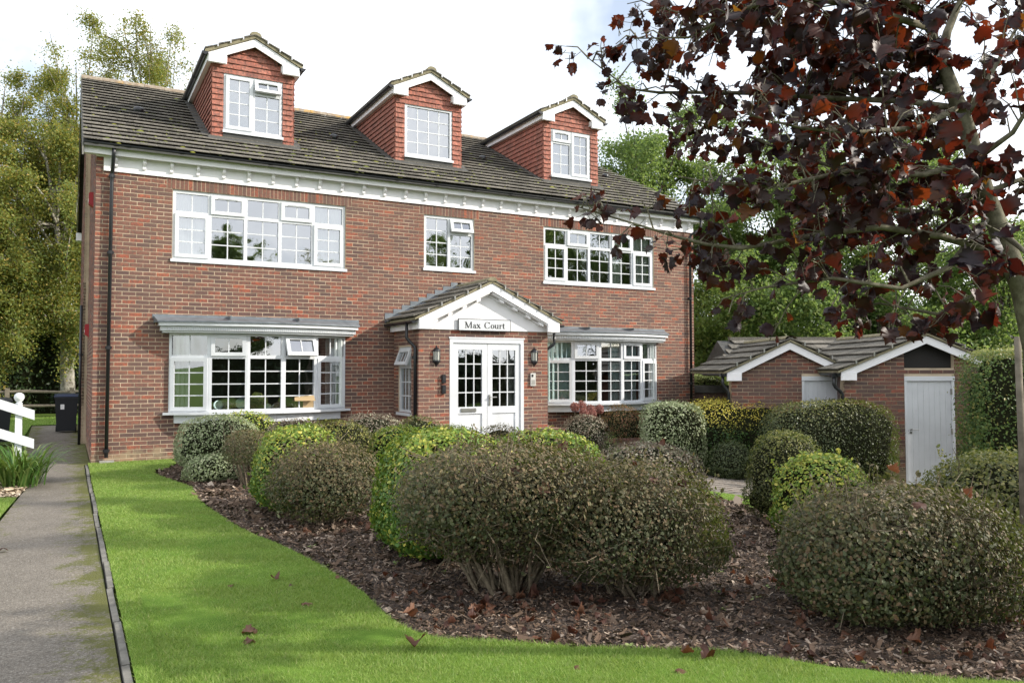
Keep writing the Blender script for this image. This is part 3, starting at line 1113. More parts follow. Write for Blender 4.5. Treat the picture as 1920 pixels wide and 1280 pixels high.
def bay(x0, x1, open_col):
    W = x1 - x0
    bayr = empty("bay_window", ((x0 + x1) / 2, -.2, .6), house)
    R = (W * W / 4 + .40 ** 2) / (2 * .40)
    def pt(t, extra=0.0):
        xx = (t - .5) * W
        return ((x0 + x1) / 2 + xx, -(math.sqrt(R * R - xx * xx) - (R - .40)) - .03 - extra)
    zb, zt = .87, 2.33
    P = [pt(t) for t in (0, .2, .4, .6, .8, 1)]
    for i in range(5):
        a, b = Vector((*P[i], zb)), Vector((*P[i + 1], zb))
        s = (b - a).normalized()
        out = Vector((s.y, -s.x, 0))
        M = Matrix(((s.x, out.x, 0, a.x), (s.y, out.y, 0, a.y), (0, 0, 1, zb), (0, 0, 0, 1)))
        b_, t_ = 2.35, 1.0
        cells = {0: [(b_, 2, 4, 's'), (t_, 2, 1, 'f')], 1: [(b_, 2, 4, 'f'), (t_, 2, 1, 's')], 2: [(b_, 2, 4, 'f'), (t_, 2, 1, 'f')],
                 3: [(b_, 2, 4, 'f'), (t_, 2, 1, .36 if open_col == 3 else 's')], 4: [(b_, 2, 4, 's'), (t_, 2, 1, 'f')]}[i]
        window(bayr, M, (b - a).length, zt - zb, [(1, cells)], None, None, .045, root=bayr)
    # infill between the bow and the wall at head level, sill board and apron
    ts = [k / 10 for k in range(11)]
    front_s = [pt(t, .10) for t in ts]
    sl_ = [(x0 - .10, -.02), (x0 - .10, -.09)] + front_s[0:] + [(x1 + .10, -.09), (x1 + .10, -.02)]
    MB().prism(sl_, zb - .045, zb - .002, 'xy').build("sill", M_white, bayr)
    ap = [(x0 + .09, -.0)] + [pt(t, -.02) for t in [.03] + ts[1:-1] + [.97]] + [(x1 - .09, -.0)]
    MB().prism(ap, zb - .20, zb - .046, 'xy').build("apron", M_white, bayr)
    # moulded pelmet
    def arc(extra, over):
        out = []
        for k in range(13):
            t = k / 12
            xx = (t - .5) * (W + 2 * over)
            yv = -(.16 + .40 * (1 - (2 * t - 1) ** 2) + extra)
            out.append(((x0 + x1) / 2 + xx, yv))
        return out
    for nm, ex, ov, za, zb_ in (("pelmet", .0, .13, 2.332, 2.365), ("pelmet_cavetto", .03, .165, 2.366, 2.455), ("pelmet_crown", .09, .20, 2.456, 2.515)):
        a = arc(ex, ov)
        MB().prism([(a[0][0], -.005)] + a + [(a[-1][0], -.005)], za, zb_, 'xy').build(nm, M_white, bayr)
    # fine dentil ribs along the cavetto
    a = arc(.03, .165)
    rb = MB()
    for k in range(96):
        t = (k + .5) / 96
        i = min(11, int(t * 12))
        f = t * 12 - i
        px, py = a[i][0] + (a[i + 1][0] - a[i][0]) * f, a[i][1] + (a[i + 1][1] - a[i][1]) * f
        rb.box(px - .010, px + .010, py - .010, py + .01, 2.372, 2.445)
    rb.build("pelmet_ribs", M_white, bayr)
    a = arc(.115, .225)
    top = [(x0 - .27, -.006, 2.635), (x1 + .27, -.006, 2.635)]
    vs = [(q[0], q[1], 2.517) for q in a] + [(q[0], q[1], 2.545) for q in a] + [(x0 - .27 + (W + .54) * k / 12, -.006, 2.645) for k in range(13)] + [(x0 - .27 + (W + .54) * k / 12, -.006, 2.517) for k in range(13)]
    fs = []
    for r_ in range(3):
        fs += [(r_ * 13 + k, r_ * 13 + k + 1, (r_ + 1) * 13 + k + 1, (r_ + 1) * 13 + k) for k in range(12)]
    fs += [(0, 13, 26, 39), (12, 25, 38, 51)]
    MB().add(vs, fs).build("lead_roof", M_lead, bayr)
    ld = MB()
    for q in (.33, .66):
        xx = x0 - .27 + (W + .54) * q
        ld.box(xx - .012, xx + .012, -.5, -.008, 2.60, 2.655)
    ld.box(x0 - .29, x1 + .29, -.012, -.003, 2.60, 2.675)
    ld.build("lead_upstand", M_lead, bayr)
    return bayr


bay(BL_[0], BL_[1], 3)
bay(BR_[0], BR_[1], -1)

# ------------------------------------------------------------------ dormers
def hung_tiles(parent, M, rows, gauge, tw, inds, name="hung_tile", phase=0):
    """rows: list of (z, [(a,b),...]) in wall coordinates; tile hangs down from z+gauge to z, kicked out at the foot"""
    me = MB().hexa([(-.5, -.038, 0), (.5, -.038, 0), (.5, -.022, 0), (-.5, -.022, 0), (-.5, -.006, gauge + .03), (.5, -.006, gauge + .03), (.5, .004, gauge + .03), (-.5, .004, gauge + .03)]).mesh(name, M_hung, (0, 0, 0))
    rot = M.to_3x3().to_euler()
    rest = MB()
    for i, (z, spans) in enumerate(rows):
        for (a, b) in spans:
            x = math.floor(a / tw) * tw + (tw / 2 if (i + phase) % 2 else 0) - tw
            while x < b:
                p, q = max(a, x), min(b, x + tw)
                x += tw
                if q - p < .03:
                    continue
                w = M @ Vector(((p + q) / 2, rnd.uniform(-.003, .002), z + rnd.uniform(-.003, .003)))
                if inds:
                    mobj(name, me, parent, w, (rot.x + rnd.gauss(0, .008), rot.y, rot.z + rnd.gauss(0, .01)), (q - p - .003, 1, 1))
                else:
                    rest.M = Matrix.Translation(w) @ M.to_3x3().to_4x4()
                    h = (q - p - .003) / 2
                    rest.hexa([(-h, -.038, 0), (h, -.038, 0), (h, -.022, 0), (-h, -.022, 0), (-h, -.006, gauge + .03), (h, -.006, gauge + .03), (h, .004, gauge + .03), (-h, .004, gauge + .03)])
    rest.M = None
    if rest.v:
        tag(rest.build("hung_tile_field", M_hung, parent), kind="stuff")


def bargeboard(M, hw, z_eave, z_apex, boxw, boxh, bd, th=.03):
    """gable bargeboards with boxed feet, in a frame centred on the gable (x across, -y outward)"""
    b = MB(M)
    sl = (z_apex - z_eave) / hw
    for s in (-1, 1):
        p = [(0, z_apex), (s * hw, z_eave), (s * hw, z_eave - boxh), (s * (hw - boxw), z_eave - boxh), (s * (hw - boxw), z_eave + boxw * sl - bd), (0, z_apex - bd)]
        b.prism(p, -.0 + (0.001 if s > 0 else 0), th, 'xz')
        x0, x1 = sorted((s * hw, s * (hw - boxw)))
        b.box(x0 + .012, x1 - .012, -.014, .001, z_eave - boxh + .008, z_eave - .012)
    return b


GD = .1135
for di, c in enumerate(DC):
    d = empty("dormer", (c, DY, 6.4), house)
    zt = 7.97
    base = EZ + (DY - EY) * ROOF_S - .02
    # body behind the tiles
    b = MB()
    b.prism([(c - .80, 6.0), (c + .80, 6.0), (c + .80, zt), (c, zt + .46), (c - .80, zt)], DY + .16, 4.6, 'xz')
    for x0, x1 in ((c - .80, c - .60), (c + .60, c + .80)):
        b.box(x0, x1, DY + .005, DY + .159, 6.2, zt)
    b.box(c - .6, c + .6, DY + .005, DY + .159, 6.2, 6.50)
    b.prism([(c - .6, 7.75), (c + .6, 7.75), (c + .6, zt + .115), (c, zt + .46), (c - .6, zt + .115)], DY + .005, DY + .159, 'xz')
    b.build("wall", simple("dormer carcass", (.10, .05, .04), .9) if di == 0 else bpy.data.materials["dormer carcass"], d)
    # hung tiles on the front
    rows = []
    z = base + .01
    while z < zt + .40:
        hw = .82 if z < zt - .08 else max(0, (zt + .40 - z) / .46 * .75)
        if z + GD < 6.515:
            sp = [(-hw, -.605), (.605, hw)]
        elif z < 7.70:
            sp = [(-hw, -.598), (.598, hw)]
        else:
            sp = [(-hw, hw)] if hw > .05 else []
        rows.append((z, sp))
        z += GD
    hung_tiles(d, Matrix.Translation((c, DY, 0)), rows, GD, .168, di < 3)
    # cheeks
    for s in (-1, 1):
        Mc = Matrix(((0, s * -1.0, 0, c + s * .815), (s * 1.0, 0, 0, 0), (0, 0, 1, 0), (0, 0, 0, 1)))
        rows = []
        z = base + .01
        while z < zt - .04:
            yend = EY + (z + GD * .5 - EZ) / ROOF_S + .08
            y0 = DY - .012
            rows.append((z, [((y0, min(yend, 4.4)) if s > 0 else (-min(yend, 4.4), -y0))] if yend > y0 + .05 else []))
            z += GD
        hung_tiles(d, Mc, rows, GD, .168, False)
    # bargeboard, roof slopes, ridge
    YB = .90
    Mb = Matrix.Translation((c, YB, 0))
    bargeboard(Mb, .92, 8.055, 8.50, .36, .185, .165).build("bargeboard", M_paint, d)
    sof = MB()
    for s in (-1, 1):
        sof.box(*sorted((c + s * .80, c + s * .93)), YB + .032, 4.3, 7.90, 7.925)
        sof.box(*sorted((c + s * .905, c + s * .93)), YB + .032, 4.3, 7.926, 8.03)
    sof.prism([(c - .90, 7.928), (c - .55, 7.928), (c - .55, 8.06), (c - .90, 8.03)], YB + .031, DY, 'xz')
    sof.prism([(c + .90, 7.928), (c + .55, 7.928), (c + .55, 8.06), (c + .90, 8.03)], YB + .031, DY, 'xz')
    sof.build("soffit", M_paint, d)
    cap = MB()
    for s in (-1, 1):
        p = [(c + s * .98, 8.035), (c, 8.51), (c, 8.575), (c + s * .98, 8.10)]
        cap.prism(p, YB - .03, 5.4, 'xz')
    cap.build("roof", M_soot, d)
    tl = MB()
    for s in (-1, 1):
        for k in range(4):
            t0, t1 = k / 4, (k + 1) / 4 + .05
            xa, za = c + s * .99 * (1 - t0), 8.105 + .475 * t0
            xb, zb_ = c + s * .99 * max(0, 1 - t1), 8.105 + .475 * min(1, t1)
            tl.prism([(xa, za + .005), (xb, zb_ - .012), (xb, zb_ + .006), (xa, za + .034)], YB - .05 - .006 * (k % 2), 5.3, 'xz')
    tl.build("roof_tiles", M_tile, d)
    MB().prism([(c + .12 * math.cos(math.pi * k / 8), 8.555 + .085 * math.sin(math.pi * k / 8)) for k in range(9)], YB - .05, 5.3, 'xz').build("ridge_cap", M_soot, d)
    for s in (-1, 1):
        for k in (1, 2, 3):
            t = k / 4
            xx, zz = c + s * .99 * (1 - t), 8.125 + .475 * t
            MB().box(xx - .012, xx + .012, YB - .062, YB - .05, zz - .06, zz + .02).build("verge_clip", M_chrome, d)
    for s in (-1, 1):
        gutter(d, (c + s * .985, YB - .02, 8.055), (c + s * .985, 4.25, 8.055), .055, [.02, 1.5])
    # window
    WH = 1.19
    if di == 0:
        cols = [(1, [(1, 2, 4, 's')]), (1, [(2.9, 2, 3, 'f'), (1.15, 2, 1, .36)])]
    elif di == 1:
        cols = [(1, [(1, 4, 4, 'f')])]
    else:
        cols = [(1, [(2.5, 2, 3, 'f'), (1, 2, 1, 's')]), (1, [(1, 2, 4, 's')])]
    window(d, wM(c - .592, DY - .01, 6.55), 1.184, WH, cols, .02, root=d)
    MB().box(c - .60, c + .60, DY - .035, DY + .0, base - .02, 6.50).build("lead_apron", M_flash, d)
    fl = MB()
    nrm = Vector((0, -math.sin(PITCHR), math.cos(PITCHR)))
    for s in (-1, 1):
        xa, xb = sorted((c + s * .815, c + s * 1.0))
        y0, y1 = DY - .05, 4.25
        z0, z1 = EZ + (y0 - EY) * ROOF_S + .03, EZ + (y1 - EY) * ROOF_S + .03
        fl.hexa([(xa, y0, z0), (xb, y0, z0), (xb, y1, z1), (xa, y1, z1), (xa, y0, z0 + .012), (xb, y0, z0 + .012), (xb, y1, z1 + .012), (xa, y1, z1 + .012)])
    y0, y1 = DY - .2, DY
    z0, z1 = EZ + (y0 - EY) * ROOF_S + .028, EZ + (y1 - EY) * ROOF_S + .028
    fl.hexa([(c - .9, y0, z0), (c + .95, y0, z0), (c + .95, y1, z1), (c - .9, y1, z1), (c - .9, y0, z0 + .01), (c + .95, y0, z0 + .01), (c + .95, y1, z1 + .01), (c - .9, y1, z1 + .01)])
    fl.build("flashing", M_flash, d)
    # blind close behind the glass
    bl = MB()
    if di != 1:
        for k in range(44):
            z = 6.60 + k * .0252
            bl.add([(c - .55, DY + .10, z), (c + .55, DY + .10, z), (c + .55, DY + .118, z + .021), (c - .55, DY + .118, z + .021)], [(0, 1, 2, 3)])
        o = bl.build("slatted_blind", M_blind)
        tag(o, "white slatted blind drawn down inside the dormer window " + ("beside the birch" if di == 0 else "nearest the maple branches"), "blind")

# ------------------------------------------------------------------ porch
PX0, PX1, PY, PC = 5.64, 8.60, -1.36, 7.15
porch = empty("porch", (PC, -.7, 0), house)
DOOR = (6.307, 8.012, -.1, 2.277)
Mp = Matrix.Translation((PX0, PY, 0))
W_ = PX1 - PX0
dop = (DOOR[0] - PX0, DOOR[1] - PX0, -.9, DOOR[3])
wall_slab("porch_wall", porch, Mp, 0, W_, -.9, 2.6, [dop], .22)
lay_bricks(porch, brick_layout(0, W_, -.6, 2.47, [dop], zoff=-.03), Mp, 0, 0, BRICK_ME, M_brick)
SW = (.28, .98, .78, 2.12)          # side window: distance from the house wall
Ms = Matrix(((0, 1, 0, PX0), (1, 0, 0, PY), (0, 0, 1, 0), (0, 0, 0, 1)))
so_ = (1.36 - SW[1], 1.36 - SW[0], SW[2], SW[3])
wall_slab("porch_wall", porch, Ms, .226, 1.355, -.9, 2.6, [so_], .22)
lay_bricks(porch, brick_layout(0.0, 1.35, -.1, 2.47, [so_], zoff=-.03, phase=.1), Ms, 0, 0, BRICK_ME, M_brick)
MB().box(PX1 - .22, PX1 - .003, PY + .23, -.01, -.9, 2.6).build("porch_wall", M_mortar, porch)
MB().box(PX0 + .2, PX1 - .2, PY + .2, .0, 2.52, 2.58).build("ceiling", M_room, porch)
MB().box(PX0 - .0, PX1 + .0, PY - .9, PY - .001, -.62, -.04).build("step", M_conc, porch)
Msw = Matrix(((0, -1, 0, PX0 + .02), (-1, 0, 0, -SW[0]), (0, 0, 1, SW[2]), (0, 0, 0, 1)))
window(porch, Msw, SW[1] - SW[0], SW[3] - SW[2], [(1, [(2.3, 3, 3, 'f'), (1, 3, 1, .38)])], .05, name="window", root=porch)
# porch roof
PYF = -1.58
ZE, ZA = 2.645, 3.41
bargeboard(Matrix.Translation((PC + .015, PYF, 0)), 1.61, ZE, ZA, .30, .205, .165).build("bargeboard", M_paint, porch)
sl = (ZA - ZE) / 1.61
mb = MB()
mb.prism([(PC - 1.58, 2.455), (PC + 1.6, 2.455), (PC + 1.6, 2.52), (PC, 3.28), (PC - 1.58, 2.52)], PY - .03, PY + .1, 'xz')       # tympanum panel
mb.build("gable_panel", M_paint, porch)
mb = MB()
for s in (-1, 1):
    mb.prism([(PC, 3.20), (PC + s * 1.28, 2.60), (PC + s * 1.28, 2.56), (PC, 3.155)], PY - .055, PY - .032, 'xz')
    a = (PC + s * .03, PC + s * 1.58)
    mb.prism([(a[0], 3.23), (a[1], 2.50), (a[1], 2.47), (a[0], 3.20)], PYF + .032, PY - .031, 'xz')
mb.build("gable_moulding", M_paint, porch)
for s in (-1, 1):
    for k in range(4):
        t = .18 + k * .21
        xx = PC + s * 1.5 * t
        zz = 3.215 - 1.5 * t * sl
        mm = MB()
        mm.prism([(xx - .045, zz + .02 * s), (xx + .045, zz - .02 * s), (xx + .045, zz - .02 * s - .06), (xx - .045, zz + .02 * s - .06)], PYF + .06, PY - .056, 'xz')
        mm.build("modillion", M_paint, porch)
for s in (-1, 1):
    xa, xb = sorted((PC + s * 1.52, PC + s * 1.60))
    MB().box(xa, xb, PYF + .033, -.01, 2.445, 2.62).build("eaves_fascia", M_paint, porch)
mb = MB()
for s in (-1, 1):
    mb.prism([(PC + s * 1.68, ZE - .03), (PC, ZA + .005), (PC, ZA + .05), (PC + s * 1.68, ZE + .015)], PYF - .02, -.005, 'xz')
prf = mb.build("roof", M_soot, porch)
sll = math.hypot(1.68, ZA - ZE + .035)
g_ = sll / 6
vd = Vector((1.68, 0, ZA - ZE + .035)).normalized()
tile_field(porch, (PC - 1.70, -.01, ZE + .0), (0, -1, 0), vd, [(0, 1.60)] * 6, g_, .32, .03, M_tile, 40, None, .014)
tile_field(porch, (PC + 1.70, PYF - .03, ZE + .0), (0, 1, 0), Vector((-vd.x, 0, vd.z)), [(0, 1.60)] * 6, g_, .32, .03, M_tile, 0, None, .014)
MB().prism([(PC + .11 * math.cos(math.pi * k / 8), ZA + .04 + .08 * math.sin(math.pi * k / 8)) for k in range(9)], PYF - .04, -.02, 'xz').build("ridge_cap", M_soot, porch)
for s in (-1, 1):
    for k in range(1, 6):
        t = k / 6
        xx, zz = PC + s * 1.70 * (1 - t), ZE + .05 + (ZA - ZE) * t
        MB().box(xx - .012, xx + .012, PYF - .055, PYF - .035, zz - .05, zz + .03).build("verge_clip", M_chrome, porch)
# stepped lead flashing on the wall above the porch roof
mb = MB()
for s in (-1, 1):
    for k in range(9):
        xx = PC + s * (1.72 - k * .19)
        zz = ZE + .05 + k * .19 * sl
        xa, xb = sorted((xx, xx - s * .24))
        mb.box(xa, xb, -.012 - .001 * (k % 2), -.003, zz - .06, zz + .15)
    mb.prism([(PC + s * 1.72, ZE + .05), (PC, ZA + .11), (PC, ZA + .07), (PC + s * 1.72, ZE + .01)], -.22, -.013, 'xz')
mb.build("step_flashing", M_lead, porch)
gutter(porch, (PC - 1.70, -.02, 2.60), (PC - 1.70, PYF + .0, 2.60), .052, [.5, 1.25])
gutter(porch, (PC + 1.72, -.02, 2.60), (PC + 1.72, PYF + .04, 2.60), .052, [.6])
downpipe(porch, [(PC - 1.70, -1.20, 2.56), (PC - 1.70, -1.20, 2.28), (PC - 1.66, -1.22, 2.22), (PX0 - .045, -1.27, 2.10), (PX0 - .04, -1.28, 2.02), (PX0 - .04, -1.28, -.05)], [(PX0 - .04, -1.28, 1.9), (PX0 - .04, -1.28, .6)], .032)
downpipe(porch, [(PC + 1.66, -1.30, 2.44), (PC + 1.66, -1.30, 2.22), (PC + 1.62, -1.28, 2.17), (PX1 + .05, -1.24, 2.08), (PX1 + .045, -1.24, 2.0), (PX1 + .045, -1.24, .45), (PX1 + .05, -1.30, .36), (PX1 + .10, -1.34, .34), (PX1 + .12, -1.36, .27), (PX1 + .12, -1.36, -.1)], [(PX1 + .045, -1.24, 1.5)], .032)
# entrance doors
dr = empty("entrance_door", (7.16, PY, 0), house)
fr = MB()
fr.box(DOOR[0], DOOR[0] + .075, PY - .01, PY + .09, -.08, DOOR[3])
fr.box(DOOR[1] - .075, DOOR[1], PY - .01, PY + .09, -.08, DOOR[3])
fr.box(DOOR[0] + .075, DOOR[1] - .075, PY - .01, PY + .09, DOOR[3] - .085, DOOR[3])
fr.box(DOOR[0] - .02, DOOR[1] + .02, PY - .018, PY - .002, DOOR[3] + .002, DOOR[3] + .035)
fr.build("door_frame", M_white, dr)
mid = (DOOR[0] + DOOR[1]) / 2
for li, (xa, xb) in enumerate(((DOOR[0] + .08, mid - .004), (mid + .004, DOOR[1] - .08))):
    lf = MB()
    y0, y1 = PY + .012, PY + .07
    z0, z1 = -.03, DOOR[3] - .09
    st = .115
    gz0, gz1 = .90, z1 - .13
    lf.box(xa, xa + st, y0, y1, z0, z1)
    lf.box(xb - st, xb, y0, y1, z0, z1)
    lf.box(xa + st, xb - st, y0, y1, gz1, z1)
    lf.box(xa + st, xb - st, y0, y1, gz0 - .14, gz0)
    lf.box(xa + st, xb - st, y0, y1, z0, z0 + .2)
    lf.box(xa + st, xb - st, y0 + .02, y1 - .01, z0 + .2, gz0 - .14)
    lf.build("door_leaf", M_white, dr)
    ga, gb = xa + st, xb - st
    for i in (1, 2):
        q = ga + (gb - ga) * i / 3
        MB().box(q - .011, q + .011, y0 + .012, y0 + .035, gz0, gz1).build("glazing_bar", M_white, dr)
    for j in (1, 2, 3):
        q = gz0 + (gz1 - gz0) * j / 4
        MB().box(ga, gb, y0 + .0125, y0 + .0345, q - .011, q + .011).build("glazing_bar", M_white, dr)
    for i in range(3):
        for j in range(4):
            a, b = ga + (gb - ga) * i / 3, ga + (gb - ga) * (i + 1) / 3
            c_, d_ = gz0 + (gz1 - gz0) * j / 4, gz0 + (gz1 - gz0) * (j + 1) / 4
            MB().add([(a, y0 + .025, c_), (b, y0 + .025, c_), (b, y0 + .025, d_), (a, y0 + .025, d_)], [(0, 1, 2, 3)]).build("pane", M_glass, dr)
MB().box(6.56, 6.90, PY - .004, PY + .011, .80, .87).box(6.575, 6.885, PY - .009, PY - .0041, .812, .858).build("letter_plate", M_chrome, dr)
h = MB()
h.box(mid + .03, mid + .065, PY - .004, PY + .011, .92, 1.14)
h.tube([(mid + .047, PY + .0, 1.09), (mid + .047, PY - .05, 1.09)], .010, 8)
h.tube([(mid + .047, PY - .05, 1.09), (mid + .19, PY - .05, 1.09)], .010, 8)
h.build("handle", M_chrome, dr)

# name sign with hand-drawn roman lettering
sg = empty("name_sign", (7.07, PY - .06, 2.45))
tag(sg, "white name board with black border reading Max Court above the double doors", "sign")
MB().box(6.46, 7.66, PY - .078, PY - .058, 2.435, 2.68).build("border", M_ink, sg)
MB().box(6.474, 7.646, PY - .082, PY - .0785, 2.449, 2.666).build("board", M_white, sg)
LT = MB()
LY0, LY1 = PY - .0855, PY - .0825


def stroke(x0, z0, x1, z1, w):
    d = Vector((x1 - x0, z1 - z0))
    nn = Vector((-d.y, d.x)).normalized() * w / 2
    LT.prism([(x0 + nn.x, z0 + nn.y), (x1 + nn.x, z1 + nn.y), (x1 - nn.x, z1 - nn.y), (x0 - nn.x, z0 - nn.y)], LY0, LY1, 'xz')


def ring(cx, cz, rx, rz, a0, a1, thick, thin, n=18):
    o, i_ = [], []
    for k in range(n + 1):
        a = math.radians(a0 + (a1 - a0) * k / n)
        w = thin + (thick - thin) * abs(math.cos(a)) ** 1.5
        o.append((cx + rx * math.cos(a), cz + rz * math.sin(a)))
        i_.append((cx + (rx - w) * math.cos(a), cz + (rz - w * .6) * math.sin(a)))
    for k in range(n):
        LT.prism([o[k], o[k + 1], i_[k + 1], i_[k]], LY0, LY1, 'xz')


B_, CAPH, XH, TK, TN = 2.492, .128, .082, .024, .011
def serif(x, z, w=.04):
    stroke(x - w / 2, z, x + w / 2, z, .006)


x = 6.615                                   # M
stroke(x + .012, B_, x + .012, B_ + CAPH, TN); serif(x + .012, B_ + .003, .036); serif(x + .004, B_ + CAPH - .003, .034)
stroke(x + .012, B_ + CAPH, x + .070, B_ + .004, TK)
stroke(x + .070, B_ + .004, x + .128, B_ + CAPH, TN)
stroke(x + .133, B_, x + .133, B_ + CAPH, TK); serif(x + .133, B_ + .003, .046); serif(x + .136, B_ + CAPH - .003, .040)
x = 6.785                                   # a
ring(x + .034, B_ + XH - .028, .030, .028, 0, 165, TK, TN)
stroke(x + .055, B_ + .006, x + .055, B_ + XH - .03, TK); stroke(x + .055, B_ + .005, x + .075, B_ + .006, TN * 1.4)
ring(x + .034, B_ + .024, .032, .026, 60, 320, TK * .9, TN)
x = 6.875                                   # x
stroke(x + .006, B_ + XH, x + .072, B_, TK); stroke(x + .004, B_, x + .07, B_ + XH, TN)
for q in ((x + .008, B_ + XH - .003), (x + .066, B_ + XH - .003), (x + .008, B_ + .003), (x + .068, B_ + .003)):
    serif(q[0], q[1], .032)
x = 7.045                                   # C
ring(x + .068, B_ + CAPH / 2, .068, CAPH / 2 + .003, 42, 322, TK * 1.1, TN, 26)
stroke(x + .122, B_ + CAPH - .035, x + .122, B_ + CAPH, TN); stroke(x + .122, B_ + .03, x + .118, B_ + .016, TN)
x = 7.19                                    # o
ring(x + .042, B_ + XH / 2, .042, XH / 2 + .002, 0, 360, TK, TN, 24)
x = 7.285                                   # u
stroke(x + .014, B_ + .02, x + .014, B_ + XH, TK); serif(x + .008, B_ + XH - .003, .026)
ring(x + .040, B_ + .026, .036, .027, 180, 345, TK, TN)
stroke(x + .072, B_, x + .072, B_ + XH, TK); serif(x + .066, B_ + XH - .003, .026); serif(x + .078, B_ + .003, .026)
x = 7.395                                   # r
stroke(x + .014, B_, x + .014, B_ + XH, TK); serif(x + .014, B_ + .003, .042); serif(x + .008, B_ + XH - .003, .026)
ring(x + .046, B_ + XH - .026, .026, .025, 45, 165, TN * 1.6, TN * 1.3); stroke(x + .058, B_ + XH - .016, x + .066, B_ + XH - .010, .014)
x = 7.468                                   # t
stroke(x + .020, B_ + .014, x + .020, B_ + XH + .024, TK); stroke(x, B_ + XH - .003, x + .048, B_ + XH - .003, .007)
ring(x + .034, B_ + .018, .024, .019, 180, 320, TK * .8, TN)
LT.build("lettering", M_ink, sg)

# wall lanterns
M_lglass = simple("lantern glass", (0.62, 0.62, 0.56), .15, .5)
for i, lx in enumerate((6.02, 8.27)):
    ln = empty("wall_lantern", (lx, PY, 1.75))
    tag(ln, "black half-lantern on the porch wall " + ("above the two small black boxes" if i == 0 else "above the intercom panel"), "lantern", "lanterns beside the entrance door")
    yb = PY - .004
    MB().lathe([(.088, 2.02 - 1.75), (.07, 2.055 - 1.75), (.03, 2.09 - 1.75), (.012, 2.10 - 1.75), (.012, 2.13 - 1.75), (.001, 2.135 - 1.75)], (lx, yb, 1.75), 10, math.pi, 2 * math.pi).build("cap", M_black, ln)
    MB().lathe([(.066, .09), (.072, .265)], (lx, yb, 1.75), 6, math.pi, 2 * math.pi).build("glass", M_lglass, ln)
    f = MB()
    for k in range(7):
        a = math.pi + math.pi * k / 6
        f.tube([(lx + .068 * math.cos(a), yb + .068 * math.sin(a), 1.835), (lx + .075 * math.cos(a), yb + .075 * math.sin(a), 2.022)], .006, 5)
    f.box(lx - .085, lx + .085, yb - .001, yb + .003, 1.80, 2.05)
    f.build("frame", M_black, ln)
    MB().lathe([(.074, .09), (.076, .065), (.055, .03), (.03, .0), (.012, -.012), (.010, -.03), (.001, -.034)], (lx, yb, 1.75), 10, math.pi, 2 * math.pi).build("base", M_black, ln)
for zc, lb in ((1.47, "upper small black box on the brick left of the door"), (1.26, "lower small black box on the brick left of the door")):
    o = MB().prism([(6.13, zc - .085), (6.20, zc - .085), (6.205, zc - .07), (6.205, zc + .07), (6.195, zc + .085), (6.135, zc + .085), (6.125, zc + .07), (6.125, zc - .07)], PY - .055, PY - .008, 'xz').build("wall_box", M_black)
    MB().box(6.14, 6.19, PY - .060, PY - .0555, zc - .03, zc + .05).build("cover", M_bin, o)
    tag(o, lb, "box", "small black boxes by the door")
ic = MB().box(8.165, 8.285, PY - .04, PY - .006, 1.31, 1.58).build("intercom_panel", simple("pale intercom steel", (.6, .59, .56), .4, .5, .3))
tag(ic, "pale grey intercom panel with keypad beside the entrance door", "intercom")
b = MB().box(8.185, 8.225, PY - .046, PY - .0405, 1.50, 1.55)
b.build("camera_lens", M_black, ic)
b = MB()
for i in range(3):
    for j in range(4):
        b.box(8.185 + i * .03, 8.205 + i * .03, PY - .044, PY - .0405, 1.335 + j * .027, 1.353 + j * .027)
b.build("keypad", M_conc, ic)

# red alarm boxes on the gable
for (yy_, zz_, lb) in ((1.35, 4.80, "upper red alarm box on the gable wall under the eaves"), (3.2, 2.35, "lower red alarm box on the gable wall beside the thin pipe")):
    o = MB().prism([(-.085, zz_ + .06), (-.006, zz_ + .0), (-.006, zz_ + .28), (-.07, zz_ + .28), (-.085, zz_ + .25)], yy_, yy_ + .20, 'xz').build("alarm_box", M_redbox)
    MB().box(-.092, -.0855, yy_ + .04, yy_ + .16, zz_ + .10, zz_ + .16).build("label_plate", M_paint, o)
    tag(o, lb, "alarm box", "red alarm boxes on the gable")
downpipe(house, [(-.14, 4.3, 3.1), (-.14, 4.3, 0)], [(-.14, 4.3, 2.0)], .03)

# ------------------------------------------------------------------ curtains and things behind the glass
def curtain(name, x0, x1, y, z0, z1, mat, label, cat="curtain", folds=7, amp=.03, group=None, path=None):
    n = folds * 6
    vs, fs = [], []
    for k in range(n + 1):
        t = k / n
        xx = x0 + (x1 - x0) * t
        yo = y + (path(t) if path else 0) + amp * math.sin(t * folds * 2 * math.pi) + .006 * math.sin(t * 37)
        vs += [(xx, yo, z0), (xx, yo, z1)]
    for k in range(n):
        fs.append((2 * k, 2 * k + 2, 2 * k + 3, 2 * k + 1))
    b = MB()
    b.add(vs, fs)
    o = b.build(name, mat, None, True)
    return tag(o, label, cat, group)


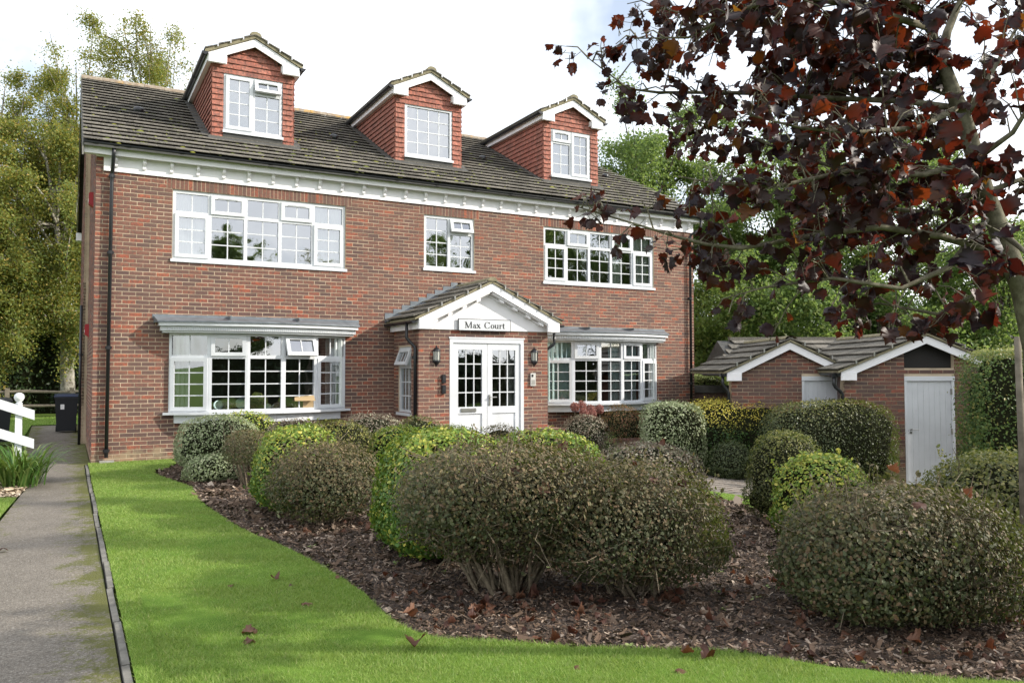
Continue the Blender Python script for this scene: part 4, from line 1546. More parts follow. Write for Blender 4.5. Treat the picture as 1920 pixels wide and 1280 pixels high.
curtain("vertical_blind", 1.36, 1.93, .16, 3.78, 4.96, M_curt, "white vertical blind inside the end casement of the upper window by the downpipe", "blind", 6, .02)
curtain("vertical_blind", 3.95, 4.52, .16, 3.78, 4.96, M_curt, "white vertical blind inside the upper five-light window, next to the small central window", "blind", 6, .02)
curtain("curtain", 11.98, 12.53, .16, 3.78, 4.96, M_curt, "white curtain inside the upper window half hidden by maple leaves", "curtain", 5)
curtain("curtain", 11.3, 11.75, .2, 3.78, 4.96, M_curt, "pale gathered curtain beside the fourth light of the upper window behind the maple", "curtain", 4)
curtain("curtain", 1.36, 1.60, -.02, .92, 2.28, M_curt, "pale curtain at the downpipe end of the bay window with plates", "curtain", 3)
curtain("curtain", 4.15, 4.5, -.08, .92, 2.28, M_curt, "pale curtain at the porch end of the bay window with plates", "curtain", 3)
curtain("curtain", 9.34, 9.95, -.06, .92, 2.28, M_tealc, "pale teal curtain next to the porch inside the second bay window", "curtain", 6, .03, None, lambda t: -.14 * t)
curtain("curtain", 10.95, 11.85, -.30, .92, 2.28, M_tealc, "wide pale teal curtain in the middle lights of the second bay window", "curtain", 8, .03, None, lambda t: .10 * t)
curtain("curtain", 12.0, 12.5, -.10, .92, 2.28, M_curt, "grey-green curtain in the last light of the second bay window", "curtain", 5)
curtain("curtain", 7.72, 7.92, -1.12, .3, 2.1, M_curt, "pale curtain strip behind the glass of the entrance door", "curtain", 3)
curtain("blind", 0, 1, 0, 0, 1, M_curt, "pale blind behind the porch side window", "blind", 4)
_b = bpy.data.objects["blind"]
_b.rotation_euler = (0, 0, math.pi / 2)
_b.scale = (.64, 1, 1.25)
_b.location = (PX0 + .12, -.63, .82)

for (px, r, lb) in ((2.08, .085, "smaller pale green plate standing in the bay window"), (2.50, .11, "larger pale green plate standing in the bay window")):
    pr = MB().lathe([(.001, .012), (r * .55, .010), (r * .62, .002), (r * .95, -.012), (r, -.014), (r, -.018), (r * .6, -.006), (.001, .0)], (0, 0, 0), 24)
    pr.v = [(x + px, z - .27, y + .915 + r) for x, y, z in pr.v]
    o = pr.build("plate", M_china, None, True)
    tag(o, lb, "plate", "plates in the bay window")
bx = MB().box(3.48, 3.86, -.30, -.06, .90, 1.15)
bx.hexa([(3.48, -.31, 1.10), (3.86, -.31, 1.10), (3.86, -.305, 1.151), (3.48, -.305, 1.151), (3.47, -.40, 1.05), (3.87, -.40, 1.05), (3.87, -.39, 1.06), (3.47, -.39, 1.06)])
tag(bx.build("cardboard_box", M_card), "brown cardboard box inside the bay window under the open vent", "box")
tp = MB().lathe([(.001, 0), (.045, 0), (.065, .04), (.055, .08), (.03, .095), (.03, .10), (.008, .115), (.001, .12)], (2.98, -.30, .90), 14)
tp.tube([(3.03, -.30, .93), (3.07, -.30, .955), (3.09, -.30, .99)], .01, 6)
tag(tp.build("teapot", M_china, None, True), "small pale teapot on the bay window sill", "teapot")

# ================================================================== OUTBUILDING
MS = Matrix(((math.cos(YAW), math.sin(YAW), 0, CAM.x), (-math.sin(YAW), math.cos(YAW), 0, CAM.y), (0, 0, 1, 0), (0, 0, 0, 1)))
SROT = -YAW
shed = tag(empty("outbuilding", MS @ Vector((7.3, 17.5, -.6))), "low brick outbuilding with two white-boarded gables and grey tiled roof", "outbuilding")
RS = dict(x=7.977, y=15.6, hw=1.545, ze=1.60, za=2.296, foot=1.65)
LS = dict(x=5.66, y=16.5, hw=1.165, ze=1.581, za=2.208, foot=1.289)
RDOOR = (7.592, 8.555, -.62, 1.515)
LDOOR = (5.933, 6.762, -.62, 1.511)
allb = []
for D_, door, vent in ((RS, RDOOR, (7.599, 8.556, 1.672, 2.6)), (LS, LDOOR, None)):
    sl = (D_['za'] - D_['ze']) / D_['foot']
    top = lambda x, D_=D_, sl=sl: D_['za'] - .05 - abs(x - D_['x']) * sl
    x0, x1 = D_['x'] - D_['hw'], D_['x'] + D_['hw']
    M = MS @ Matrix.Translation((0, D_['y'], 0))
    w = MB(M)
    a, b = door[0], door[1]
    w.prism([(x0, -.9), (a, -.9), (a, top(a)), (x0, top(x0))], .004, .2, 'xz')
    w.prism([(b, -.9), (x1, -.9), (x1, top(x1)), (b, top(b))], .004, .2, 'xz')
    if vent:
        w.box(a, b, .004, .2, door[3], vent[2])
    else:
        w.prism([(a, door[3]), (b, door[3]), (b, top(b)), (a, top(a))], .004, .2, 'xz')
    w.build("wall", M_mortar, shed)
    sd = MB(M)
    sk = .32
    sd.hexa([(x0, .2, -.9), (x0 + .2, .2, -.9), (x0 + .2 + sk * 3, 3.2, -.9), (x0 + sk * 3, 3.2, -.9), (x0, .2, D_['ze'] - .1), (x0 + .2, .2, D_['ze'] - .1), (x0 + .2 + sk * 3, 3.2, D_['ze'] - .1), (x0 + sk * 3, 3.2, D_['ze'] - .1)])
    sd.box(x1 - .2, x1, .201, 3.2, -.9, D_['ze'] - .1)
    sd.build("side_wall", M_brick2, shed)

    def clip(z, D_=D_, sl=sl, x0=x0, x1=x1):
        h = (D_['za'] - .05 - z) / sl
        return (max(x0, D_['x'] - h), min(x1, D_['x'] + h))
    ops = [door] + ([vent] if vent else [])
    for q in brick_layout(x0, x1, -.6, 2.2, ops, zoff=-.01, clip=clip):
        allb.append((q, M))
    # bargeboards, roof
    bargeboard(MS @ Matrix.Translation((D_['x'], D_['y'] - .12, 0)), D_['foot'], D_['ze'], D_['za'], .30, .165, .15).build("bargeboard", M_paint, shed)
    rf = MB(M)
    back = 4.0 if vent else 2.9
    for s in (-1, 1):
        rf.prism([(D_['x'] + s * (D_['foot'] + .07), D_['ze'] - .02), (D_['x'], D_['za'] + .01), (D_['x'], D_['za'] + .05), (D_['x'] + s * (D_['foot'] + .07), D_['ze'] + .02)], -.16, back, 'xz')
    rf.build("roof_deck", M_soot, shed)
    ext = D_['foot'] + .09
    rise = D_['za'] + .05 - D_['ze']
    L_ = math.hypot(ext, rise)
    nr = 5
    R3 = MS.to_3x3()
    for s in (-1, 1):
        vloc = Vector((-s * ext, 0, rise)).normalized()
        if s < 0:
            o = M @ Vector((D_['x'] - ext, back, D_['ze'] + .005))
            u = R3 @ Vector((0, -1, 0))
        else:
            o = M @ Vector((D_['x'] + ext, -.18, D_['ze'] + .005))
            u = R3 @ Vector((0, 1, 0))
        tile_field(shed, o, u, R3 @ vloc, [(0, back + .18)] * nr, L_ / nr, .30, .022, M_tile, 0, None, .026, jit=.5)
    rb = MB(M).lathe([(.12, 0), (.12, back + .2)], (0, 0, 0), 8, 0, math.pi)
    rb.v = []
    rb.f = []
    base = MB().lathe([(.12, 0), (.12, back + .2)], (0, 0, 0), 8, 0, math.pi)
    rb.add([(x + D_['x'], z - .2, y * .6 + D_['za'] + .06) for x, y, z in base.v], base.f)
    rb.build("ridge_cap", M_soot, shed, True)
    for s in (-1, 1):
        for k in range(1, 5):
            t = k / 5
            xx, zz = D_['x'] + s * ext * (1 - t), D_['ze'] + .05 + rise * t
            MB(M).box(xx - .011, xx + .011, -.205, -.185, zz - .05, zz + .03).build("verge_clip", M_chrome, shed)
    # boarded door
    dd = empty("door", M @ Vector(((a + b) / 2, 0, -.6)), shed)
    fr = MB(M)
    fr.box(a, a + .05, -.012, .06, -.60, door[3] - .09)
    fr.box(b - .05, b, -.012, .06, -.60, door[3] - .09)
    fr.box(a - .005, b + .005, -.022, .06, door[3] - .09, door[3])
    fr.build("door_frame", M_white, dd)
    lf = MB(M)
    npl = 8
    for k in range(npl):
        p, q = a + .054 + (b - a - .108) * k / npl, a + .054 + (b - a - .108) * (k + 1) / npl
        pm = MB(M).box(p + .0015, q - .0015, .018 + rnd.uniform(0, .001), .05, -.575, door[3] - .095)
        pm.build("plank", M_white, dd)
    MB(M).box(a + .06, b - .06, .03, .055, -.57, door[3] - .1).build("door_back", M_ink, dd)
    h = MB(M)
    h.tube([(a + .115, .02, .49), (a + .115, -.045, .49)], .018, 8)
    h.tube([(a + .115, -.045, .49), (a + .25, -.045, .485)], .009, 8)
    h.tube([(a + .115, .02, .43), (a + .115, .004, .43)], .022, 8)
    h.build("handle", M_chrome, dd)
    for z in (1.22, .45, -.35):
        MB(M).box(b - .066, b - .045, -.018, .02, z - .055, z + .055).build("hinge", M_conc, dd)
    if vent:
        vp = MB(M)
        vp.prism([(vent[0], vent[2]), (vent[1], vent[2]), (vent[1], top(vent[1])), (D_['x'], D_['za'] - .06), (vent[0], top(vent[0]))], .10, .14, 'xz')
        vp.build("gable_vent", simple("black mesh board", (.012, .010, .009), .7), shed)
allb.sort(key=lambda t: ((t[1] @ Vector(((t[0][0] + t[0][1]) / 2, 0, (t[0][2] + t[0][3]) / 2))) - CAM).length + (2 if t[0][2] < .6 and t[0][1] < 7.5 else 0))
rest = MB()
for i, (q, M) in enumerate(allb):
    pr = rnd.uniform(-.0025, .0025) - .004
    if i < 300:
        mobj("brick", BRICK_ME2, shed, M @ Vector(((q[0] + q[1]) / 2, pr, (q[2] + q[3]) / 2)), (0, rnd.uniform(-.004, .004), SROT), (q[1] - q[0], 1, q[3] - q[2]))
    else:
        rest.M = M
        rest.add([(q[0], pr, q[2]), (q[1], pr, q[2]), (q[1], pr, q[3]), (q[0], pr, q[3]), (q[0], pr + .05, q[2]), (q[1], pr + .05, q[2]), (q[1], pr + .05, q[3]), (q[0], pr + .05, q[3])],
                 [(0, 1, 2, 3), (0, 4, 5, 1), (1, 5, 6, 2), (2, 6, 7, 3), (3, 7, 4, 0)])
rest.M = None
tag(rest.build("brick_field", M_brick2, shed), kind="stuff")
# main roof behind the gables
R3 = MS.to_3x3()
ny, nz = 1.85, .78
o = MS @ Vector((4.5, 17.75, 1.575))
MB(MS).prism([(17.72, 1.53), (19.62, 2.35), (21.5, 1.53)], 5.0, 10.2, 'yz').build("roof_deck", M_flash, shed)
MB(MS).box(5.7, 10.2, 20.9, 21, -.9, 1.5).build("rear_wall", M_brick2, shed)
tile_field(shed, o, R3 @ Vector((1, 0, 0)), R3 @ Vector((0, ny, nz)).normalized(), [(.10 + .145 * i, 6.35 - .16 * i) for i in range(6)], math.hypot(ny, nz) / 6, .34, .022, M_tile, 130, None, .026, jit=.5)
MB(MS).box(5.3, 10.0, 19.52, 19.72, 2.36, 2.44).build("ridge_cap", M_tile, shed)
# valley lead, gutters and pipes
MB(MS).hexa([(6.98, 16.2, 1.60), (7.10, 15.9, 1.585), (7.12, 17.7, 1.60), (6.95, 17.7, 1.62), (6.98, 16.2, 1.75), (7.10, 15.9, 1.74), (7.12, 17.7, 1.80), (6.95, 17.7, 1.80)])
vl = MB(MS)
vl.add([(6.48, 16.33, 1.73), (6.72, 16.30, 1.71), (6.60, 16.27, 1.585), (6.58, 16.7, 1.61)], [(0, 1, 2), (0, 2, 3), (1, 2, 3), (0, 1, 3)])
vl.build("valley_lead", M_lead, shed)
gutter(shed, MS @ Vector((6.30, 15.5, 1.585)), MS @ Vector((6.30, 16.4, 1.585)), .055, [.1])
gutter(shed, MS @ Vector((4.34, 16.4, 1.565)), MS @ Vector((4.34, 18.2, 1.565)), .055, [.1])
for (x, y, dx) in ((6.24, 15.62, .16), (4.32, 16.52, .12)):
    P = [(x, y, 1.55), (x, y, 1.36), (x + .03, y, 1.30), (x + dx - .03, y, 1.22), (x + dx, y, 1.15), (x + dx, y, -.55)]
    MB(MS).tube(P, .034, 10).build("downpipe", M_black, shed, True)
    MB(MS).box(x - .06, x + .06, y - .06, y + .06, 1.50, 1.57).build("hopper", M_black, shed)
MB(MS).box(7.2, 8.9, 15.1, 15.58, -.72, -.61).build("step", M_conc, shed)

# garden wall and planter by the house corner
gwm = empty("garden_wall", MS @ Vector((5.1, 21.3, -.6)))
tag(gwm, "low brick garden wall with dark concrete coping between house and outbuilding", "wall")
MB(MS).box(4.5, 5.75, 21.2, 21.5, -.8, 1.05).build("brickwork", M_brick2, gwm)
MB(MS).box(4.5, 5.8, 21.13, 21.56, 1.05, 1.24).build("coping", simple("dark coping", (.11, .105, .095), .9, .2, 0, .4, 6), gwm)
lw = empty("planter_wall", (9.7, -2.2, -.3))
tag(lw, "low brick edging wall in front of the second bay window", "wall")
d_ = (Vector((10.6, -2.72, 0)) - Vector((8.75, -1.70, 0)))
Ml = Matrix.Translation((8.75, -1.70, 0)) @ Matrix.Rotation(math.atan2(d_.y, d_.x), 4, 'Z')
MB(Ml).box(0, d_.length, .004, .2, -.6, .16).build("brickwork", M_mortar, lw)
lay_bricks(lw, brick_layout(0, d_.length, -.3, .10, (), zoff=.01), Ml, math.atan2(d_.y, d_.x), 60, BRICK_ME, M_brick)
x = .005
cap = MB().box(-.0325, .0325, -.015, .21, .10, .205).mesh("coping_brick", M_brick, (0, 0, 0))
while x < d_.length - .06:
    mobj("coping_brick", cap, lw, Ml @ Vector((x + .0325, 0, rnd.uniform(-.003, .003))), (0, 0, math.atan2(d_.y, d_.x)))
    x += .075

# ================================================================== SMALL THINGS
def wheelie_bin(x, y, z, rot, label, lidmat, group=None):
    M = Matrix.Translation((x, y, z)) @ Matrix.Rotation(rot, 4, 'Z')
    r = empty("wheelie_bin", (x, y, z))
    tag(r, label, "bin", group)
    b = MB(M)
    b.hexa([(-.22, -.27, .04), (.22, -.27, .04), (.22, .25, .10), (-.22, .25, .10), (-.275, -.345, .95), (.275, -.345, .95), (.275, .35, .95), (-.275, .35, .95)])
    b.box(-.285, .285, -.36, .36, .90, .95)
    b.build("body", M_bin, r)
    l = MB(M)
    l.hexa([(-.295, -.385, .952), (.295, -.385, .952), (.295, .37, .952), (-.295, .37, .952), (-.285, -.37, .985), (.285, -.37, .985), (.285, .36, 1.02), (-.285, .36, 1.02)])
    l.hexa([(-.22, -.30, .986), (.22, -.30, .986), (.22, .25, 1.0), (-.22, .25, 1.0), (-.2, -.27, 1.01), (.2, -.27, 1.01), (.2, .22, 1.035), (-.2, .22, 1.035)])
    l.build("lid", lidmat, r)
    MB(M).tube([(-.24, .40, .97), (.24, .40, .97)], .016, 8).build("handle", M_bin, r)
    for s in (-1, 1):
        MB(M).tube([(s * .20, .30, .10), (s * .25, .30, .10)], .10, 14).build("wheel", M_ink, r)
    MB(M).box(-.14, -.05, -.345, -.325, .62, .75).build("sticker", M_paint, r)
    return r


wheelie_bin(-.40, 8.75, 0, 0.0, "black wheelie bin with a blue lid beside the gable wall", M_binlid)
wheelie_bin(-1.78, 5.6, 0, .1, "all-black wheelie bin behind the white handrail", M_bin)

hr = empty("handrail", (-1.0, -2.24, 0))
tag(hr, "white timber handrail post with ball finial and two sloping rails", "railing")
px, py = -1.0, -2.24
MB().box(px - .044, px + .044, py - .044, py + .044, 0, 1.14).build("post", M_white, hr)
MB().lathe([(.03, 1.14), (.045, 1.15), (.045, 1.16), (.028, 1.175), (.05, 1.20), (.066, 1.23), (.068, 1.25), (.06, 1.285), (.035, 1.308), (.001, 1.315)], (px, py, 0), 16).build("finial", M_white, hr, True)
for zc in (1.06, .64):
    x0, x1 = px + .20, px - 2.4
    s = .40
    MB().prism([(x0, zc - .085 - .2 * s + .02), (x0, zc + .055 - .2 * s + .02), (x1, zc + .055 + 2.4 * s), (x1, zc - .085 + 2.4 * s)], py - .075, py - .046, 'xz').build("rail", M_white, hr)
MB().box(px - 2.45, px - 2.35, py - .05, py + .05, 0, 2.2).build("post", M_white, hr)

fn = empty("rail_fence", (-3, 16.4, 0))
tag(fn, "weathered split-rail fence at the back of the garden behind the bin", "fence")
for zc in (.92, .43):
    P = [(-10 + k * 1.05, 17.5 - .11 * k * 1.05 + rnd.uniform(-.02, .02), zc + rnd.uniform(-.03, .03)) for k in range(11)]
    MB().tube(P, [rnd.uniform(.04, .055) for _ in P], 6).build("rail", M_wood, fn)
for k in (0, 2.6, 5.2, 7.8, 9.75):
    MB().box(-10 + k - .07, -10 + k + .07, 17.5 - .11 * k - .07, 17.5 - .11 * k + .07, 0, 1.05).build("post", M_wood, fn)

tag(MB().tube([(6.36, -12.36, -.1), (6.36, -12.36, 1.0), (6.35, -12.35, 1.9)], [.028, .027, .025], 10).build("tree_stake", M_wood, None, True), "thin weathered timber stake standing by the maple at the picture edge", "stake")

# ================================================================== PLANTS
def add_attr(me, name, vals):
    a = me.attributes.new(name, 'FLOAT', 'POINT')
    a.data.foreach_set("value", np.asarray(vals, np.float32))


def unit(a):
    return a / np.maximum(np.linalg.norm(a, axis=-1, keepdims=True), 1e-9)


def leaf_quads(P, N, T, L, W, fold=0.12):
    """one folded diamond for each leaf: P base, N normal, T direction"""
    T = unit(T - N * (T * N).sum(1, keepdims=True))
    B = np.cross(N, T)
    L, W = np.asarray(L)[:, None], np.asarray(W)[:, None]
    mid = P + T * L * .48
    n = len(P)
    V = np.empty((n, 4, 3), np.float32)
    V[:, 0] = P
    V[:, 1] = mid + B * W * .5 + N * W * fold
    V[:, 2] = P + T * L - N * L * .08
    V[:, 3] = mid - B * W * .5 + N * W * fold
    F = np.arange(n * 4, dtype=np.int32).reshape(n, 4)
    return V.reshape(-1, 3), F


def leaf_oval(P, N, T, L, W, fold=0.10):
    T = unit(T - N * (T * N).sum(1, keepdims=True))
    B = np.cross(N, T)
    L, W = np.asarray(L)[:, None], np.asarray(W)[:, None]
    n = len(P)
    V = np.empty((n, 6, 3), np.float32)
    V[:, 0] = P
    V[:, 1] = P + T * L * .28 + B * W * .44 + N * W * fold
    V[:, 2] = P + T * L * .68 + B * W * .42 + N * W * fold - N * L * .03
    V[:, 3] = P + T * L - N * L * .10
    V[:, 4] = P + T * L * .68 - B * W * .42 + N * W * fold - N * L * .03
    V[:, 5] = P + T * L * .28 - B * W * .44 + N * W * fold
    return V.reshape(-1, 3), np.arange(n * 6, dtype=np.int32).reshape(n, 6)


def lumps(d, seed, k=9, amp=.07):
    r = np.random.default_rng(seed)
    c = unit(r.normal(size=(k, 3)))
    s = r.uniform(-1, 1, k)
    out = np.zeros(len(d))
    for i in range(k):
        out += s[i] * np.exp(-((d - c[i]) ** 2).sum(1) / .28)
    c2 = unit(r.normal(size=(46, 3)))
    s2 = r.uniform(-1, 1, 46)
    for i in range(46):
        out += .75 * s2[i] * np.exp(-((d - c2[i]) ** 2).sum(1) / .045)
    return 1 + amp * out


def super_r(d, p):
    return (np.abs(d) ** p).sum(1) ** (-1.0 / p)


def shrub(name, label, cat, x, y, rx, ry, h, mat, n, leaf=(.030, .017), z0=.06, p=2.5, core=.84, stems=14, seed=1, lump=.06, young=None, group=None, rot=0.0, inner=.22, sprig=.04, stemr=.012, z=None, twigs=0, gap=0.0, taper=0.0, cz=.34, oval=False, shoots=0, bare=0):
    rg = np.random.default_rng(seed)
    gb = gz(x, y) if z is None else z
    root = empty(name, (x, y, gb))
    tag(root, label, cat, group)
    zb = z0 * h
    zc = zb + cz * (h - zb)
    up, dn = h - zc, zc - zb
    cr_, sr_ = math.cos(rot), math.sin(rot)

    def place(d, f):
        q = d * (np.where(d[:, 2] > 0, super_r(d, p), super_r(d, max(p, 3.4) * (1 - taper) + 1.15 * taper)) * f)[:, None]
        q = q * np.stack([np.full(len(d), rx), np.full(len(d), ry), np.where(d[:, 2] > 0, up, dn)], 1)
        return np.stack([q[:, 0] * cr_ - q[:, 1] * sr_, q[:, 0] * sr_ + q[:, 1] * cr_, q[:, 2] + zc], 1)
    d = unit(rg.normal(size=(int(n * 1.25), 3)) * np.array([1, 1, .95]))
    if gap > 0:      # thin the lower foliage
        keep = rg.random(len(d)) > gap * np.clip(-d[:, 2] * 1.3 + .25, 0, 1)
        d = d[keep]
    for _ in range(bare):
        bc = unit(rg.normal(size=(1, 3)))
        d = d[~((((d - bc) ** 2).sum(1) < rg.uniform(.04, .13)) & (rg.random(len(d)) < .6))]
    d = d[:n]
    lm = lumps(d, seed + 5, 12, lump)
    f = 1 - np.abs(rg.normal(0, .055 if not oval else .085, len(d)))
    deep = rg.random(len(d)) < inner
    f = np.where(deep, rg.uniform(.55, .97, len(d)), f)
    f = np.where(rg.random(len(d)) < sprig, 1 + np.abs(rg.normal(0, .035, len(d))), f)
    P = place(d, f * lm)
    N = unit(d + rg.normal(0, .40, d.shape))
    T = rg.normal(size=d.shape) + np.array([0, 0, .35])
    if shoots:
        sd = unit(rg.normal(size=(shoots, 3)) + np.array([0, 0, .8]))
        sb = place(sd, np.full(shoots, .95))
        sv = unit(sd + np.array([0, 0, .6]) + rg.normal(0, .35, sd.shape)) * rg.uniform(.07, .19, (shoots, 1))
        k_ = 9
        tt = np.tile(np.linspace(.25, 1, k_), shoots)[:, None]
        P2 = np.repeat(sb, k_, 0) + np.repeat(sv, k_, 0) * tt
        d2 = np.repeat(sd, k_, 0)
        P, d = np.concatenate([P, P2]), np.concatenate([d, d2])
        N = np.concatenate([N, unit(rg.normal(size=d2.shape) + np.array([0, 0, .5]))])
        T = np.concatenate([T, rg.normal(size=d2.shape) + np.array([0, 0, .4])])
        lm = np.concatenate([lm, np.ones(len(d2))])
    L = leaf[0] * np.where(rg.random(len(d)) < .25, rg.uniform(1.0, 1.7, len(d)), rg.uniform(.55, 1.15, len(d)))
    V, F = (leaf_oval if oval else leaf_quads)(P, N, T, L, L * leaf[1] / leaf[0])
    nvl = 6 if oval else 4
    me = npmesh("foliage", V, F, mat)
    if young:
        yv = np.clip((d[:, 2] - young[0]) / max(1e-3, young[1] - young[0]) + rg.normal(0, .25, len(d)) + (lm - 1) * 2.5, 0, 1) * young[2]
        add_attr(me, "young", np.repeat(yv, nvl))
    fo = mobj("foliage", me, root, (x, y, gb))
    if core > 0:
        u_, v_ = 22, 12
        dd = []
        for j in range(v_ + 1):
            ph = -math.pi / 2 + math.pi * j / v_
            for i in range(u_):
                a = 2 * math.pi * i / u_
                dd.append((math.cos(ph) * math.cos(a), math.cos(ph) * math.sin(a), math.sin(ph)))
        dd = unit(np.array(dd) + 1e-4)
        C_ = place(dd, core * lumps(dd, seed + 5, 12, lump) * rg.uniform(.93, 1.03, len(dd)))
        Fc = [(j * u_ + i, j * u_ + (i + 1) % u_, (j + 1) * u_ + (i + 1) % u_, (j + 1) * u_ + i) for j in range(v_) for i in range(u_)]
        mobj("shade_core", npmesh("shade_core", C_, Fc, M_core), root, (x, y, gb))  # closed dark shell that paints shaded depth behind gaps in the foliage
    if stems:
        b = MB()
        if shoots:
            oo = np.array([x, y, gb])
            for q0, q1 in zip(sb, sv):
                b.tube([q0 + oo, q0 + q1 + oo], [.0022, .0012], 4, False)
        for k in range(stems):
            a = rg.uniform(0, 2 * math.pi)
            r0 = rg.uniform(0, .30) * min(1, rx)
            e = place(unit(np.array([[math.cos(a) * rg.uniform(.3, 1), math.sin(a) * rg.uniform(.3, 1), rg.uniform(-.1, .9)]])), np.array([rg.uniform(.7, .95)]))[0]
            s0 = np.array([math.cos(a) * r0, math.sin(a) * r0, -.03])
            m1 = s0 + (e - s0) * .4 + np.array([rg.normal(0, .03), rg.normal(0, .03), .06 * h])
            m2 = s0 + (e - s0) * .72 + np.array([rg.normal(0, .04), rg.normal(0, .04), .03 * h])
            R = stemr * rg.uniform(.6, 1.3)
            b.tube([s0 + [x, y, gb], m1 + [x, y, gb], m2 + [x, y, gb], e + [x, y, gb]], [R, R * .75, R * .5, R * .25], 6, False)
            for _ in range(twigs):
                q0 = m1 + (e - m1) * rg.uniform(0, 1)
                q1 = q0 + rg.normal(0, .13, 3) + np.array([0, 0, .04])
                qm = (q0 + q1) / 2 + rg.normal(0, .02, 3)
                b.tube([q0 + [x, y, gb], qm + [x, y, gb], q1 + [x, y, gb]], [R * .34, R * .26, R * .15], 4, False)
        b.build("stems", M_bark, root, True)
    return root


M_core = simple("painted shade core", (0.022, 0.024, 0.012), 1.0, 0.05, 0, .5, 18)  # near-black colour stands in for the shade between the leaves
Lf = {}
Lf['silver'] = leafmat("silver variegated leaf", [(0, (0.10, 0.13, 0.055)), (.4, (0.20, 0.25, 0.12)), (.75, (0.36, 0.41, 0.24)), (1, (0.46, 0.47, 0.32))], .25, .5, tcol=(.4, .45, .2))
Lf['gold'] = leafmat("gold-edged euonymus leaf", [(0, (0.04, 0.10, 0.016)), (.5, (0.08, 0.175, 0.026)), (.8, (0.16, 0.26, 0.04)), (.93, (0.44, 0.43, 0.08)), (1, (0.55, 0.50, 0.10))], .28, .4,
                     top=[(0, (0.15, 0.26, 0.035)), (.4, (0.27, 0.37, 0.055)), (.7, (0.50, 0.50, 0.08)), (1, (0.64, 0.55, 0.10))])
Lf['brown'] = leafmat("bronzed privet leaf", [(0, (0.022, 0.026, 0.011)), (.35, (0.052, 0.062, 0.024)), (.6, (0.075, 0.09, 0.042)), (.8, (0.115, 0.062, 0.036)), (1, (0.13, 0.125, 0.06))], .14, .62,
                      top=[(0, (0.07, 0.065, 0.028)), (.4, (0.14, 0.085, 0.045)), (.75, (0.14, 0.125, 0.045)), (1, (0.22, 0.125, 0.08))])
Lf['pink'] = leafmat("pink-flushed leaf", [(0, (0.06, 0.065, 0.04)), (.35, (0.15, 0.12, 0.085)), (.65, (0.27, 0.20, 0.15)), (.85, (0.33, 0.33, 0.22)), (1, (0.42, 0.38, 0.30))], .2, .5, tcol=(.35, .25, .15))
Lf['olive'] = leafmat("olive leaf", [(0, (0.03, 0.04, 0.012)), (.5, (0.07, 0.08, 0.025)), (.8, (0.12, 0.125, 0.04)), (1, (0.17, 0.15, 0.07))], .22, .42,
                      top=[(0, (0.12, 0.14, 0.03)), (.5, (0.22, 0.22, 0.04)), (1, (0.42, 0.36, 0.07))])
Lf['dark'] = leafmat("dark glossy hedge leaf", [(0, (0.022, 0.035, 0.014)), (.5, (0.05, 0.07, 0.027)), (.85, (0.09, 0.11, 0.045)), (1, (0.16, 0.18, 0.09))], .18, .42,
                     top=[(0, (0.08, 0.10, 0.025)), (.5, (0.16, 0.16, 0.04)), (1, (0.34, 0.28, 0.06))])
Lf['goldhedge'] = leafmat("golden hedge leaf", [(0, (0.014, 0.035, 0.008)), (.5, (0.025, 0.07, 0.012)), (1, (0.06, 0.12, 0.02))], .2, .4,
                          top=[(0, (0.30, 0.30, 0.04)), (.5, (0.55, 0.45, 0.06)), (1, (0.66, 0.55, 0.12))])
Lf['clip'] = leafmat("clipped hedge leaf", [(0, (0.03, 0.065, 0.014)), (.5, (0.065, 0.12, 0.026)), (.85, (0.115, 0.16, 0.036)), (1, (0.26, 0.22, 0.06))], .25, .45,
                     top=[(0, (0.20, 0.22, 0.06)), (1, (0.40, 0.38, 0.12))])
Lf['red'] = leafmat("reddening leaf", [(0, (0.03, 0.05, 0.015)), (.5, (0.09, 0.09, 0.03)), (.8, (0.20, 0.085, 0.04)), (1, (0.30, 0.14, 0.09))], .2, .5,
                    top=[(0, (0.16, 0.11, 0.05)), (1, (0.30, 0.12, 0.06))])
Lf['hydr'] = leafmat("hydrangea floret", [(0, (0.22, 0.075, 0.065)), (.5, (0.30, 0.12, 0.10)), (1, (0.36, 0.20, 0.15))], .25, .6, tcol=(.6, .25, .2))
Lf['pale'] = leafmat("pale green leaf", [(0, (0.10, 0.15, 0.04)), (.5, (0.20, 0.27, 0.08)), (1, (0.38, 0.42, 0.18))], .25, .45)

S1 = "clipped shrubs in the planting bed"
Z = .004
shrub("shrub", "silver-green variegated dome with low outgrowth, under the bay window with plates", "shrub", 1.72, -2.6, .66, .62, .93, Lf['silver'], 11000, (.032, .019), .10, 2.6, .84, 10, 21, .06, None, S1)
shrub("shrub", "low silver-green tuft at the foot of the variegated dome by the lawn", "shrub", 1.55, -3.35, .42, .32, .40, Lf['silver'], 3000, (.034, .021), .03, 2.2, .75, 5, 22, .15, None, S1)
shrub("shrub", "yellow-green shrub peeping from behind the silver variegated dome", "shrub", 2.30, -1.95, .55, .5, .96, Lf['gold'], 5000, (.034, .019), .1, 2.4, .84, 5, 23, .05, (.0, .5, .8), S1)
shrub("shrub", "small bronze shrub on bare stems between silver and golden domes", "shrub", 1.86, -4.4, .36, .36, .82, Lf['brown'], 5200, (.024, .014), .42, 2.5, .0, 18, 24, .06, (.2, .8, .7), S1, twigs=5, gap=.5, inner=.5)
shrub("shrub", "golden-edged round shrub rising behind the bronze dome by the lawn edge", "shrub", 2.02, -6.5, .50, .52, .98, Lf['gold'], 14500, (.034, .020), .03, 2.8, .86, 6, 25, .06, (.0, .8, .6), S1, oval=True, shoots=8, sprig=.02)
